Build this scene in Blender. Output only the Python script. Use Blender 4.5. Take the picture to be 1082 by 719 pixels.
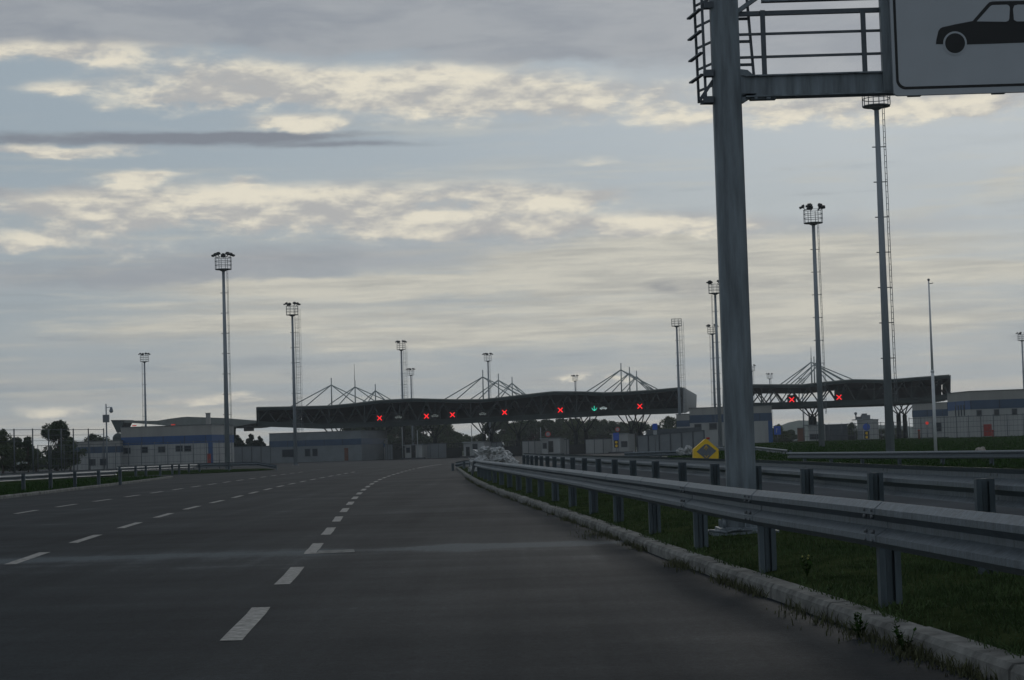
import bpy, math, random
import numpy as np
from mathutils import Vector, Matrix
random.seed(7); rng = np.random.default_rng(7)
SC = bpy.context.scene
for o in list(bpy.data.objects): bpy.data.objects.remove(o)
COL = SC.collection

# ------------------------------------------------------------------ camera
F = 2050.0; CX, CY = 541.0, 359.5; CH = 1.30
PITCH = math.atan(113.5 / F); ROLL = 0.030
fw = Vector((0, math.cos(PITCH), math.sin(PITCH)))
r0 = Vector((1, 0, 0)); u0 = Vector((0, -math.sin(PITCH), math.cos(PITCH)))
RT = math.cos(ROLL) * r0 - math.sin(ROLL) * u0
UP = math.sin(ROLL) * r0 + math.cos(ROLL) * u0
cd = bpy.data.cameras.new('camera'); cam = bpy.data.objects.new('camera', cd); COL.objects.link(cam)
cd.sensor_width = 36; cd.lens = 36 * F / 1082; cd.clip_start = 0.1; cd.clip_end = 20000
m = Matrix((RT, UP, -fw)).transposed().to_4x4(); m.translation = Vector((0, 0, CH)); cam.matrix_world = m
SC.camera = cam
def ray(px, py): return RT * ((px - CX) / F) + UP * ((CY - py) / F) + fw
def P(px, py, D):
    d = ray(px, py); return Vector((0, 0, CH)) + d * (D / d.y)
def YH(px): return 473 - 0.030 * (px - 541)

# ------------------------------------------------------------------ render / world / sun
SC.render.engine = 'CYCLES'
SC.view_settings.view_transform = 'Standard'; SC.view_settings.look = 'None'
SC.view_settings.exposure = 0.0; SC.view_settings.gamma = 1.0
SC.view_settings.use_curve_mapping = False
HAZE = 0.00018
SUN_EL = math.radians(24); SUN_AZ = math.radians(14)      # azimuth from +Y towards +X
W = bpy.data.worlds.new('World'); SC.world = W; W.use_nodes = True
nt = W.node_tree; nt.nodes.clear()
NN = nt.nodes.new; LK = nt.links.new
def sock(v, inp):
    if isinstance(v, (int, float)): inp.default_value = v
    elif isinstance(v, (tuple, list)):
        inp.default_value = (*v, 1) if len(inp.default_value) == 4 and len(v) == 3 else v
    else: LK(v, inp)
def M_(op, a, b=0.0, c=None, clamp=False):
    n = NN('ShaderNodeMath'); n.operation = op; n.use_clamp = clamp
    sock(a, n.inputs[0]); sock(b, n.inputs[1])
    if c is not None: sock(c, n.inputs[2])
    return n.outputs[0]
def MIX(f, a, b):
    n = NN('ShaderNodeMix'); n.data_type = 'RGBA'; sock(f, n.inputs[0]); sock(a, n.inputs[6]); sock(b, n.inputs[7]); return n.outputs[2]
def SM(x, lo, hi):
    n = NN('ShaderNodeMapRange'); n.interpolation_type = 'SMOOTHSTEP'
    sock(x, n.inputs[0]); n.inputs[1].default_value = lo; n.inputs[2].default_value = hi; return n.outputs[0]
def build_world():
    tc = NN('ShaderNodeTexCoord'); sx = NN('ShaderNodeSeparateXYZ'); LK(tc.outputs['Generated'], sx.inputs[0])
    az = M_('ARCTAN2', sx.outputs[0], sx.outputs[1]); el = M_('ARCSINE', sx.outputs[2])
    def noise(kx, ky, detail, rough, seed, dist=0.0, de=0.0):
        c = NN('ShaderNodeCombineXYZ'); LK(M_('MULTIPLY', az, kx), c.inputs[0]); LK(M_('MULTIPLY_ADD', el, ky, de * ky), c.inputs[1]); c.inputs[2].default_value = seed
        n = NN('ShaderNodeTexNoise'); n.inputs['Scale'].default_value = 1; n.inputs['Detail'].default_value = detail
        n.inputs['Roughness'].default_value = rough; n.inputs['Distortion'].default_value = dist
        LK(c.outputs[0], n.inputs['Vector']); return n.outputs[0]
    big = noise(9, 28, 4, .55, 3.1); fine = noise(30, 74, 9, .60, 9.4, .1); fup = noise(30, 74, 6, .60, 9.4, .1, .005)
    med = noise(14, 60, 6, .6, 5.2, .3); streak = noise(7, 130, 6, .6, 1.7); streak2 = noise(16, 190, 7, .62, 8.8, .2); soft = noise(5, 16, 3, .5, 4.4)
    aw = M_('MULTIPLY_ADD', M_('SUBTRACT', med, .5), .07, az)
    ew = M_('MULTIPLY_ADD', M_('SUBTRACT', fine, .5), .016, el)
    ew = M_('MULTIPLY_ADD', M_('SUBTRACT', big, .5), .014, ew)
    aw2 = M_('MULTIPLY_ADD', M_('SUBTRACT', med, .5), .10, az); ew2 = M_('MULTIPLY_ADD', M_('SUBTRACT', fine, .5), .006, el)
    def blob(px, py, wx, wy, amp=1.0, soft=False):
        if soft: return blob_(px, py, wx, wy, amp, aw2, ew2)
        return blob_(px, py, wx, wy, amp, aw, ew)
    def blob_(px, py, wx, wy, amp, aw, ew):
        d = ray(px, py).normalized(); a0 = math.atan2(d.x, d.y); e0 = math.asin(d.z)
        X = M_('MULTIPLY', M_('SUBTRACT', aw, a0), F / wx); Y = M_('MULTIPLY', M_('SUBTRACT', ew, e0), F / wy)
        r = M_('ADD', M_('MULTIPLY', X, X), M_('MULTIPLY', Y, Y))
        return M_('MULTIPLY', M_('EXPONENT', M_('MULTIPLY', r, -1.0)), amp)
    def add(lst):
        s = lst[0]
        for b in lst[1:]: s = M_('ADD', s, b)
        return s
    light = add([blob(*b) for b in CLOUD_LIGHT])
    warm = add([blob(*b) for b in CLOUD_WARM])
    dark = add([blob(*b, soft=True) for b in CLOUD_DARK])
    grey = add([blob(*b) for b in CLOUD_GREY])
    sky = NN('ShaderNodeTexSky'); sky.sky_type = 'NISHITA'; sky.sun_disc = False
    sky.sun_elevation = SUN_EL; sky.sun_rotation = SUN_AZ; sky.altitude = 100; sky.dust_density = 1.2
    hs = NN('ShaderNodeHueSaturation'); hs.inputs['Saturation'].default_value = .55; hs.inputs['Value'].default_value = SKYV
    LK(sky.outputs[0], hs.inputs['Color'])
    base = MIX(.75, hs.outputs[0], MIX(soft, (2.9, 3.75, 4.5), (3.4, 4.15, 4.7)))
    # thin veil that greys the lower sky
    veil = SM(M_('MULTIPLY_ADD', M_('SUBTRACT', big, .5), .08, el), .17, .02)
    c = MIX(M_('MULTIPLY', veil, .85), base, MIX(SM(soft, .35, .65), (3.2, 3.6, 3.85), (4.0, 4.25, 4.25)))
    glow = SM(el, .085, -.01)
    c = MIX(M_('MULTIPLY', glow, SM(streak, .35, .75)), c, (5.3, 4.9, 4.2))
    # thin broken layers everywhere in the lower half
    lay = M_('MULTIPLY', SM(streak2, .50, .72), SM(el, .19, .10))
    c = MIX(M_('MULTIPLY', lay, .55), c, (5.4, 5.25, 4.6))
    lay2 = M_('MULTIPLY', SM(noise(12, 120, 6, .6, 14.2, .2), .54, .74), SM(el, .17, .10))
    c = MIX(M_('MULTIPLY', lay2, .5), c, (2.8, 3.1, 3.4))
    g = SM(M_('MULTIPLY', grey, M_('MULTIPLY_ADD', med, .9, .55)), .15, .95)
    c = MIX(M_('MULTIPLY', g, .75), c, MIX(SM(med, .35, .65), (2.7, 2.85, 3.2), (3.6, 3.7, 3.9)))
    w = SM(M_('MULTIPLY', warm, M_('MULTIPLY_ADD', streak, 2.4, -.3)), .2, 1.2)
    c = MIX(M_('MULTIPLY', w, .9), c, MIX(SM(streak2, .35, .65), (4.6, 4.5, 4.05), (6.2, 5.95, 5.1)))
    wisp = noise(22, 150, 8, .68, 21.0, .5); lump = noise(17, 40, 3, .5, 30.0)
    dens = M_('MULTIPLY', light, M_('ADD', M_('MULTIPLY_ADD', fine, 2.3, -.75), M_('MULTIPLY', M_('ADD', wisp, lump), .52)))
    l = SM(dens, .18, 1.12)
    relief = SM(M_('ADD', M_('MULTIPLY', M_('SUBTRACT', fine, fup), 2.6), M_('ADD', M_('MULTIPLY', M_('SUBTRACT', lump, .5), 1.6), M_('MULTIPLY_ADD', M_('SUBTRACT', wisp, .5), .9, .42))), .0, .95)
    c = MIX(M_('MULTIPLY', l, .9), c, MIX(relief, (4.5, 4.45, 4.35), (8.2, 7.6, 6.2)))
    dk = SM(M_('MULTIPLY', dark, M_('ADD', M_('MULTIPLY_ADD', med, 1.1, -.05), M_('MULTIPLY', wisp, .9))), .15, 1.3)
    c = MIX(M_('MULTIPLY', dk, .85), c, (2.0, 2.15, 2.5))
    # the rest of the sky dome (overhead, behind): broken grey cloud
    over = SM(el, .24, .42)
    c = MIX(over, c, MIX(SM(big, .35, .65), (2.2, 2.6, 3.1), (2.9, 3.1, 3.4)))
    bg = NN('ShaderNodeBackground'); bg.inputs[1].default_value = 0.1
    LK(c, bg.inputs[0]); out = NN('ShaderNodeOutputWorld'); LK(bg.outputs[0], out.inputs[0])
SKYV = 0.42
# px, py, half width, half height (photo pixels), weight
CLOUD_LIGHT = [(60,52,110,12,1.0),(230,78,130,22,1.0),(225,106,90,12,1.0),(400,88,170,20,1.0),(560,102,230,22,1.2),(300,130,60,6,.8),(850,115,190,16,1.0),(1040,110,120,14,1.0),
 (60,162,110,8,1.0),(150,188,34,9,1.2),(345,130,40,7,.7),(265,195,20,6,.8),(620,211,50,8,1.1), (600,397,26,4,1.2),(655,396,20,4,.9),(60,432,60,6,.6),(190,424,50,6,.9),(240,418,26,6,1.0),(20,440,60,6,.5),(1060,400,90,8,.4),(640,170,60,5,.5),(70,90,60,6,.6),
 (90,222,180,22,1.1),(300,225,150,26,1.1),(470,215,160,22,1.25),(640,245,170,16,1.0),(40,255,70,14,.8),(520,240,120,10,.9),(130,262,60,8,.6),(720,240,80,10,.8)]
CLOUD_WARM = [(520,185,330,26,.55),(640,335,320,34,.75),(360,352,300,18,.6),(430,130,300,20,.5),(900,330,260,40,.5),(640,275,220,20,1.1),(860,265,260,26,1.0),(1000,290,160,14,1.1),(330,302,200,10,.8),(430,310,260,10,.9),(560,300,200,9,1.0),(950,340,200,14,.6),(170,345,160,10,.5),(60,448,130,14,.7),(190,440,90,12,.8),(300,440,60,10,.5),(700,360,260,20,.4),(1070,190,60,26,.8),(250,330,180,10,.5)]
CLOUD_DARK = [(60,146,180,7,1.1),(230,148,120,8,1.2),(380,153,90,4,.9),(330,143,120,4,.7),(720,305,50,12,.9),(800,300,40,10,.5),(540,377,60,6,.5),(40,455,80,10,.4),(330,455,60,12,.3),(1075,358,26,8,.9),(1040,322,40,7,.4)]
CLOUD_GREY = [(300,5,480,34,1.6),(700,22,360,30,1.4),(1000,60,240,50,1.2),(0,20,300,25,1.2),(560,65,130,10,.6),(60,203,150,9,.9),(560,240,200,12,.5),(300,275,340,20,.7),(120,300,250,16,.6),(900,240,260,20,.5)]
build_world()
sd = bpy.data.lights.new('sun', 'SUN'); sd.energy = 0.5; sd.angle = math.radians(14); sd.color = (1, .96, .90)
so = bpy.data.objects.new('sun', sd); COL.objects.link(so)
sdir = Vector((math.sin(SUN_AZ) * math.cos(SUN_EL), math.cos(SUN_AZ) * math.cos(SUN_EL), math.sin(SUN_EL)))
so.rotation_euler = sdir.to_track_quat('Z', 'Y').to_euler(); so.location = (0, 0, 60)

# ------------------------------------------------------------------ materials
def mat(name, col, rough=.7, metal=0.0, var=.25, scale=3.0, bump=0.0, bscale=None, streak=False, spec=None, col2=None):
    if spec is None: spec = 0.0 if rough > .85 else .4
    mt = bpy.data.materials.new(name); mt.use_nodes = True; t = mt.node_tree; b = t.nodes['Principled BSDF']
    b.inputs['Roughness'].default_value = rough; b.inputs['Metallic'].default_value = metal; b.inputs['Specular IOR Level'].default_value = spec
    tc = t.nodes.new('ShaderNodeTexCoord'); mp = t.nodes.new('ShaderNodeMapping'); t.links.new(tc.outputs['Object'], mp.inputs[0])
    if streak: mp.inputs['Scale'].default_value = (3, 3, .35)
    n = t.nodes.new('ShaderNodeTexNoise'); n.inputs['Scale'].default_value = scale; n.inputs['Detail'].default_value = 6; n.inputs['Roughness'].default_value = .62
    t.links.new(mp.outputs[0], n.inputs['Vector'])
    r = t.nodes.new('ShaderNodeValToRGB'); c2 = col2 or tuple(min(1, c * (1 + var)) for c in col); c1 = tuple(c * (1 - var) for c in col)
    r.color_ramp.elements[0].position = .3; r.color_ramp.elements[1].position = .7
    r.color_ramp.elements[0].color = (*c1, 1); r.color_ramp.elements[1].color = (*c2, 1)
    t.links.new(n.outputs[0], r.inputs[0]); t.links.new(r.outputs[0], b.inputs['Base Color'])
    mr = t.nodes.new('ShaderNodeMapRange'); mr.inputs[3].default_value = max(.05, rough - .12); mr.inputs[4].default_value = min(1, rough + .12)
    t.links.new(n.outputs[0], mr.inputs[0]); t.links.new(mr.outputs[0], b.inputs['Roughness'])
    if bump:
        n2 = t.nodes.new('ShaderNodeTexNoise'); n2.inputs['Scale'].default_value = bscale or scale * 8; n2.inputs['Detail'].default_value = 5
        t.links.new(tc.outputs['Object'], n2.inputs['Vector'])
        bp = t.nodes.new('ShaderNodeBump'); bp.inputs['Strength'].default_value = bump; bp.inputs['Distance'].default_value = .02
        t.links.new(n2.outputs[0], bp.inputs['Height']); t.links.new(bp.outputs[0], b.inputs['Normal'])
    return mt
def emat(name, col, s):
    mt = bpy.data.materials.new(name); mt.use_nodes = True; b = mt.node_tree.nodes['Principled BSDF']
    b.inputs['Base Color'].default_value = (*col, 1); b.inputs['Emission Color'].default_value = (*col, 1); b.inputs['Emission Strength'].default_value = s
    return mt
M = dict(
 galv=mat('galvanised_steel', (.125, .15, .168), .5, .2, .42, 7, .25, 60, True),
 galvpost=mat('galvanised_post', (.085, .11, .125), .6, .2, .3, 4, .1, 50, True),
 gantry=mat('gantry_steel', (.165, .195, .215), .55, .15, .45, 2.6, .12, 30, True),
 railgrey=mat('railing_steel', (.10, .115, .13), .6, .3, .2, 4),
 mast=mat('mast_steel', (.24, .27, .295), .6, .1, .2, 1.0, streak=True),
 thin=mat('thin_steel', (.14, .155, .165), .6, .3, .2, 3),
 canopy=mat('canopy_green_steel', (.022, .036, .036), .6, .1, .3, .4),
 stay=mat('stay_paint', (.30, .34, .34), .6, .1, .1, 1),
 canopyrim=mat('canopy_rim', (.16, .18, .17), .6, .1, .2, .6),
 cladding=mat('side_cladding', (.30, .325, .33), .55, .1, .1, .5),
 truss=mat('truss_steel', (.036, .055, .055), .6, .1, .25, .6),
 white=mat('cladding_offwhite', (.31, .32, .315), .7, 0, .12, .35, streak=True),
 beige=mat('parapet_cladding', (.27, .27, .255), .7, 0, .12, .3, streak=True),
 blue=mat('blue_panel', (.022, .075, .20), .5, 0, .18, .6),
 bluegrey=mat('blue_glazed_panel', (.035, .07, .125), .4, 0, .2, .5),
 glass=mat('dark_glass', (.02, .03, .04), .15, 0, .2, 1),
 red=mat('red_paint', (.28, .03, .02), .5, 0, .2, 2),
 brown=mat('brown_box', (.13, .06, .04), .7, 0, .2, 2),
 fence=mat('fence_steel', (.075, .09, .10), .6, .2, .2, 3),
 panelfence=mat('grey_panel', (.17, .19, .20), .65, .1, .15, .6),
 concrete=mat('kerb_concrete', (.20, .20, .188), .9, 0, .45, 4, .35, 60),
 apron=mat('concrete_apron', (.075, .082, .088), .9, 0, .25, .12, .2, 12),
 grass=mat('grass_soil', (.020, .038, .014), .95, 0, .55, 1.6, .6, 14, col2=(.048, .062, .026)),
 field=mat('field_grass', (.016, .030, .009), .95, 0, .45, .35, .5, 6),
 ground=mat('ground_sheet', (.03, .042, .02), .95, 0, .3, .05),
 yellow=mat('yellow_panel', (.78, .50, .02), .5, 0, .1, 4),
 symgrey=mat('reflective_grey', (.12, .14, .16), .5, 0, .15, 4),
 signwhite=mat('sign_white', (.40, .43, .46), .45, 0, .05, 2),
 signblack=mat('sign_black', (.008, .009, .010), .5, 0, .1, 2),
 signblue=mat('sign_blue', (.03, .10, .45), .5, 0, .1, 2),
 signred=mat('sign_red', (.5, .03, .03), .5, 0, .1, 2),
 dark=mat('dark_metal', (.018, .022, .022), .6, 0, .2, 2),
 bark=mat('bark', (.07, .055, .04), .9, 0, .3, 3),
 leaf=mat('leaf_dark', (.030, .052, .020), .8, 0, .5, .8, spec=.2),
 leaf2=mat('leaf_mid', (.045, .068, .025), .8, 0, .5, .8, spec=.2),
 needle=mat('needles', (.016, .034, .018), .8, 0, .4, 1, spec=.2),
 hill=mat('hill_forest', (.045, .065, .05), .95, 0, .3, .004),
 sack=mat('white_sack', (.38, .39, .39), .6, 0, .4, 6, .5, 14),
 rubble=mat('rubble', (.36, .33, .30), .9, 0, .3, 6, .5, 30),
 whitepaint=mat('white_pole', (.62, .64, .65), .5, 0, .1, 2),
 flower=mat('flower', (.35, .33, .1), .8, 0, .1, 3),
 redled=emat('red_led', (1, .02, .025), 1.1), greenled=emat('green_led', (.05, .8, .55), .7), whiteled=emat('white_led', (.75, .85, .85), .45),
 dimled=emat('dim_led', (.5, .55, .5), .12), redlamp=emat('red_lamp', (.8, .05, .03), .25),
)
def asphalt_mat():
    mt = bpy.data.materials.new('asphalt'); mt.use_nodes = True; t = mt.node_tree; b = t.nodes['Principled BSDF']
    N = t.nodes.new; L = t.links.new
    tc = N('ShaderNodeTexCoord'); co = tc.outputs['Object']
    def nz(s, d=5, r=.6, sc=(1, 1, 1)):
        mp = N('ShaderNodeMapping'); mp.inputs['Scale'].default_value = sc; L(co, mp.inputs[0])
        n = N('ShaderNodeTexNoise'); n.inputs['Scale'].default_value = s; n.inputs['Detail'].default_value = d; n.inputs['Roughness'].default_value = r
        L(mp.outputs[0], n.inputs['Vector']); return n.outputs[0]
    def mth(op, a, b_=0., clamp=False):
        n = N('ShaderNodeMath'); n.operation = op; n.use_clamp = clamp
        for i, v in enumerate((a, b_)):
            if isinstance(v, (int, float)): n.inputs[i].default_value = v
            else: L(v, n.inputs[i])
        return n.outputs[0]
    grain = nz(45, 4, .85); patch = nz(.22, 6, .65); trans = nz(.9, 4, .6, (.12, 1.2, 1)); longi = nz(1.0, 4, .6, (1.3, .03, 1)); speck = nz(14, 4, .7)
    v = mth('ADD', mth('MULTIPLY', grain, .34), mth('MULTIPLY', patch, .66))
    v = mth('ADD', v, mth('MULTIPLY', trans, .32)); v = mth('ADD', v, mth('MULTIPLY', longi, .42)); v = mth('ADD', v, mth('MULTIPLY', speck, .15))
    s = N('ShaderNodeSeparateXYZ'); L(co, s.inputs[0])
    wy = mth('ADD', s.outputs[1], mth('MULTIPLY', mth('SUBTRACT', nz(.5, 4), .5), 1.6))
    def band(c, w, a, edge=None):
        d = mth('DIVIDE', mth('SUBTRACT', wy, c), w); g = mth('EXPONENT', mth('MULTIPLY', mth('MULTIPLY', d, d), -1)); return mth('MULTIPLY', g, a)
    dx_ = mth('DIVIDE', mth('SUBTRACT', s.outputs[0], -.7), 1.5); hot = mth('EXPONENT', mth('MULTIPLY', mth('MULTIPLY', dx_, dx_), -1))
    glare = mth('ADD', mth('MULTIPLY', band(25.9, .8, 1.0), mth('ADD', mth('MULTIPLY', hot, .7), .45)), band(24.5, 2.6, .22)); glare = mth('ADD', glare, band(33, 3.5, -.12)); glare = mth('ADD', glare, band(41, 1.1, .1))  # reflected glare across the lanes, painted into the asphalt colour as soft bands
    glare = mth('MULTIPLY', glare, mth('ADD', nz(.45, 4, .6), .3))
    v = mth('ADD', v, mth('MULTIPLY', glare, .5))
    v = mth('MULTIPLY', v, .825)
    vo = N('ShaderNodeTexVoronoi'); vo.feature = 'DISTANCE_TO_EDGE'; vo.inputs['Scale'].default_value = .23
    wm = N('ShaderNodeVectorMath'); wm.operation = 'MULTIPLY_ADD'; wn = N('ShaderNodeTexNoise'); wn.inputs['Scale'].default_value = .9; wn.inputs['Detail'].default_value = 6; L(co, wn.inputs['Vector'])
    L(wn.outputs['Color'], wm.inputs[0]); wm.inputs[1].default_value = (2.2, 2.2, 0); L(co, wm.inputs[2]); L(wm.outputs[0], vo.inputs['Vector'])
    crack = mth('LESS_THAN', vo.outputs['Distance'], .0035); crack = mth('MULTIPLY', crack, mth('GREATER_THAN', nz(.12, 3), .62))
    v = mth('SUBTRACT', v, mth('MULTIPLY', crack, .12))
    r = N('ShaderNodeValToRGB'); e = r.color_ramp.elements
    e[0].position = .62; e[0].color = (.008, .013, .017, 1); e[1].position = 1.0; e[1].color = (.076, .097, .110, 1)
    k = r.color_ramp.elements.new(.88); k.color = (.016, .0245, .031, 1)
    L(v, r.inputs[0])
    gf = N('ShaderNodeMapRange'); gf.inputs[1].default_value = .35; gf.inputs[2].default_value = .68; gf.inputs[3].default_value = .30; gf.inputs[4].default_value = 1.30; L(mth('ADD', mth('MULTIPLY', grain, .65), mth('MULTIPLY', speck, .35)), gf.inputs[0])
    vm = N('ShaderNodeVectorMath'); vm.operation = 'SCALE'; L(r.outputs[0], vm.inputs[0]); L(gf.outputs[0], vm.inputs['Scale']); L(vm.outputs[0], b.inputs['Base Color'])
    mr = N('ShaderNodeMapRange'); mr.inputs[1].default_value = .4; mr.inputs[2].default_value = .9; mr.inputs[3].default_value = .92; mr.inputs[4].default_value = .68
    L(v, mr.inputs[0]); L(mr.outputs[0], b.inputs['Roughness']); b.inputs['Specular IOR Level'].default_value = .05
    bp = N('ShaderNodeBump'); bp.inputs['Strength'].default_value = .5; bp.inputs['Distance'].default_value = .006
    L(grain, bp.inputs['Height']); L(bp.outputs[0], b.inputs['Normal'])
    return mt
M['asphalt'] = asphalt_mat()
M['paint'] = mat('worn_road_paint', (.24, .24, .23), .85, 0, .62, 11, .4, 60, col2=(.37, .37, .35))
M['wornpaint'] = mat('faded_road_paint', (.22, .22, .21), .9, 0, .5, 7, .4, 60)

# ------------------------------------------------------------------ mesh helpers
class MB:
    def __init__(s): s.v = []; s.f = []; s.sm = []
    def face(s, pts, smooth=False):
        i = len(s.v); s.v += [tuple(p) for p in pts]; s.f.append(tuple(range(i, i + len(pts)))); s.sm.append(smooth)
    def hexa(s, p):                       # 8 points: bottom 4, top 4
        i = len(s.v); s.v += [tuple(q) for q in p]
        for f in ((3,2,1,0),(4,5,6,7),(0,1,5,4),(1,2,6,5),(2,3,7,6),(3,0,4,7)): s.f.append(tuple(i + k for k in f)); s.sm.append(False)
    def box(s, c, d, ax=None):
        c = Vector(c); X, Y, Z = ax if ax else (Vector((1,0,0)), Vector((0,1,0)), Vector((0,0,1)))
        X, Y, Z = X * d[0] / 2, Y * d[1] / 2, Z * d[2] / 2
        s.hexa([c-X-Y-Z, c+X-Y-Z, c+X+Y-Z, c-X+Y-Z, c-X-Y+Z, c+X-Y+Z, c+X+Y+Z, c-X+Y+Z])
    def bar(s, a, b, w, h=None):          # square bar a->b
        a = Vector(a); b = Vector(b); h = h or w; Z = (b - a).normalized()
        ref = Vector((0,0,1)) if abs(Z.z) < .9 else Vector((1,0,0))
        X = ref.cross(Z).normalized(); Y = Z.cross(X)
        s.box((a + b) / 2, (w, h, (b - a).length), (X, Y, Z))
    def tube(s, a, b, ra, rb=None, n=8, smooth=True, cap=True, rot=0):
        a = Vector(a); b = Vector(b); rb = ra if rb is None else rb; Z = (b - a).normalized()
        ref = Vector((0,0,1)) if abs(Z.z) < .9 else Vector((1,0,0))
        X = ref.cross(Z).normalized(); Y = Z.cross(X); i = len(s.v)
        for p, r in ((a, ra), (b, rb)):
            for k in range(n):
                t = 2 * math.pi * k / n + rot; s.v.append(tuple(p + X * r * math.cos(t) + Y * r * math.sin(t)))
        for k in range(n): s.f.append((i+k, i+(k+1) % n, i+n+(k+1) % n, i+n+k)); s.sm.append(smooth)
        if cap: s.f.append(tuple(i+k for k in range(n-1, -1, -1))); s.f.append(tuple(i+n+k for k in range(n))); s.sm += [False, False]
    def prism(s, pts, ext):               # planar polygon extruded by vector
        ext = Vector(ext); n = len(pts); i = len(s.v); s.v += [tuple(p) for p in pts] + [tuple(Vector(p) + ext) for p in pts]
        s.f.append(tuple(range(i, i+n))); s.f.append(tuple(range(i+2*n-1, i+n-1, -1))); s.sm += [False, False]
        for k in range(n): s.f.append((i+(k+1) % n, i+k, i+n+k, i+n+(k+1) % n)); s.sm.append(False)
    def loft(s, rows, closed=False, smooth=False):
        i = len(s.v); m_ = len(rows[0])
        for r in rows: s.v += [tuple(p) for p in r]
        for a in range(len(rows) - 1):
            for k in range(m_ if closed else m_ - 1):
                k2 = (k + 1) % m_; s.f.append((i+a*m_+k, i+a*m_+k2, i+(a+1)*m_+k2, i+(a+1)*m_+k)); s.sm.append(smooth)
    def ball(s, c, r, sx=1, sy=1, sz=1, n=8, mseg=6, jit=0):
        c = Vector(c); rows = []
        for a in range(mseg + 1):
            th = math.pi * a / mseg
            rows.append([c + Vector((sx*r*math.sin(th)*math.cos(2*math.pi*k/n), sy*r*math.sin(th)*math.sin(2*math.pi*k/n), sz*r*math.cos(th))) * 1.0 + Vector((random.uniform(-jit, jit), random.uniform(-jit, jit), random.uniform(-jit, jit))) for k in range(n)])
        s.loft(rows, True, True)
    def build(s, name, mt, parent=None, origin=None):
        if parent is not None: og = Vector(parent.get('_o', (0,0,0)))
        else: og = Vector(origin) if origin is not None else Vector((0,0,0))
        me = bpy.data.meshes.new(name); me.from_pydata([(x-og.x, y-og.y, z-og.z) for x, y, z in s.v], [], s.f)
        me.polygons.foreach_set('use_smooth', s.sm); me.materials.append(M[mt] if isinstance(mt, str) else mt); me.update()
        o = bpy.data.objects.new(name, me); COL.objects.link(o)
        if parent is not None: o.parent = parent; o['_o'] = tuple(og)
        else: o.location = og; o['_o'] = tuple(og)
        return o
def tag(o, label=None, cat=None, group=None, kind=None):
    if label: o['label'] = label
    if cat: o['category'] = cat
    if group: o['group'] = group
    if kind: o['kind'] = kind
    return o
def thing(name, loc, label, cat, group=None):
    o = bpy.data.objects.new(name, None); COL.objects.link(o); o.location = loc; o['_o'] = tuple(loc); o.empty_display_size = .3
    return tag(o, label, cat, group)
def copy_tree(o, parent=None):
    c = o.copy(); COL.objects.link(c)
    if parent is not None: c.parent = parent
    for ch in [x for x in list(COL.objects) if x.parent is o]: copy_tree(ch, c)
    return c
def struct(o, label=None): o['kind'] = 'structure'; return o
def curve(pts):
    D = np.array([p[0] for p in pts], float); X = np.array([p[1] for p in pts], float)
    t = np.gradient(X, D)
    def f(d):
        if d <= D[0]: return float(X[0] + t[0] * (d - D[0]))
        if d >= D[-1]: return float(X[-1] + t[-1] * (d - D[-1]))
        i = int(np.searchsorted(D, d) - 1); i = max(0, min(i, len(D) - 2)); h = D[i+1] - D[i]; s = (d - D[i]) / h
        return float((2*s**3-3*s**2+1)*X[i] + (s**3-2*s**2+s)*h*t[i] + (-2*s**3+3*s**2)*X[i+1] + (s**3-s**2)*h*t[i+1])
    return f

# ------------------------------------------------------------------ setting: ground, roads
KR = curve([(0,3.15),(10.2,2.47),(12.1,2.33),(15.4,2.1),(20.8,1.72),(29.6,1.2),(34.8,.85),(42.2,.35),(53.6,-.43),(68,-1.3),(89,-2.3),(110,-3.2),(127,-3.9)])
L1 = curve([(-5,-1.0),(15.2,-2.12),(20.7,-2.44),(31.4,-3.08),(43.3,-3.85),(64,-5.1),(90,-6.3),(118,-6.95),(138,-7.15),(157,-7.0),(200,-5.4)])
L2 = curve([(-5,-3.9),(15,-5.6),(26,-6.6),(32.2,-7.15),(38.2,-7.6),(44,-8),(49,-8.3),(54.5,-8.55),(59.3,-8.75),(70,-9.25),(81,-9.7),(95,-10.1),(117,-10.5),(150,-10.8)])
L3 = curve([(20,-9.6),(40,-11.9),(50.7,-12.8),(56.8,-13.1),(66.4,-13.4),(78.5,-13.85),(95,-14.4),(120,-15),(150,-15.4)])
KL = curve([(0,-13),(40,-16.5),(69,-18.4),(80,-19),(100,-20.2),(126,-22.2)])
G1 = curve([(2,3.25),(9.3,2.86),(13.3,2.6),(17.3,2.27),(21.3,2.05),(25.3,1.83),(29.3,1.57),(33.3,1.35),(37.3,1.11),(41.3,.86),(53.6,.08),(68,-.85),(84,-1.65)])
G1p = G1
G1 = lambda d: G1p(d) - .19
G2 = curve([(4,4.5),(15.9,3.93),(19.9,3.78),(23.9,3.68),(27.9,3.55),(31.9,3.37),(35.9,3.18),(40,2.97),(44,2.75),(48,2.54),(52,2.31),(56,2.08),(60,1.86),(64,1.65),(68,1.46),(72,1.28),(92,.5)])
RR = curve([(40,28),(60,21.6),(70,18.5),(76,17),(85,15),(95,13.35)])
def FR(d): return float(np.interp(d, [20,40,55,66,76,95,108,122,130,145,160,200,290], [38,27,21.5,18,16.2,12.6,9.8,6.8,7.5,11,14,19,26]))

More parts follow.
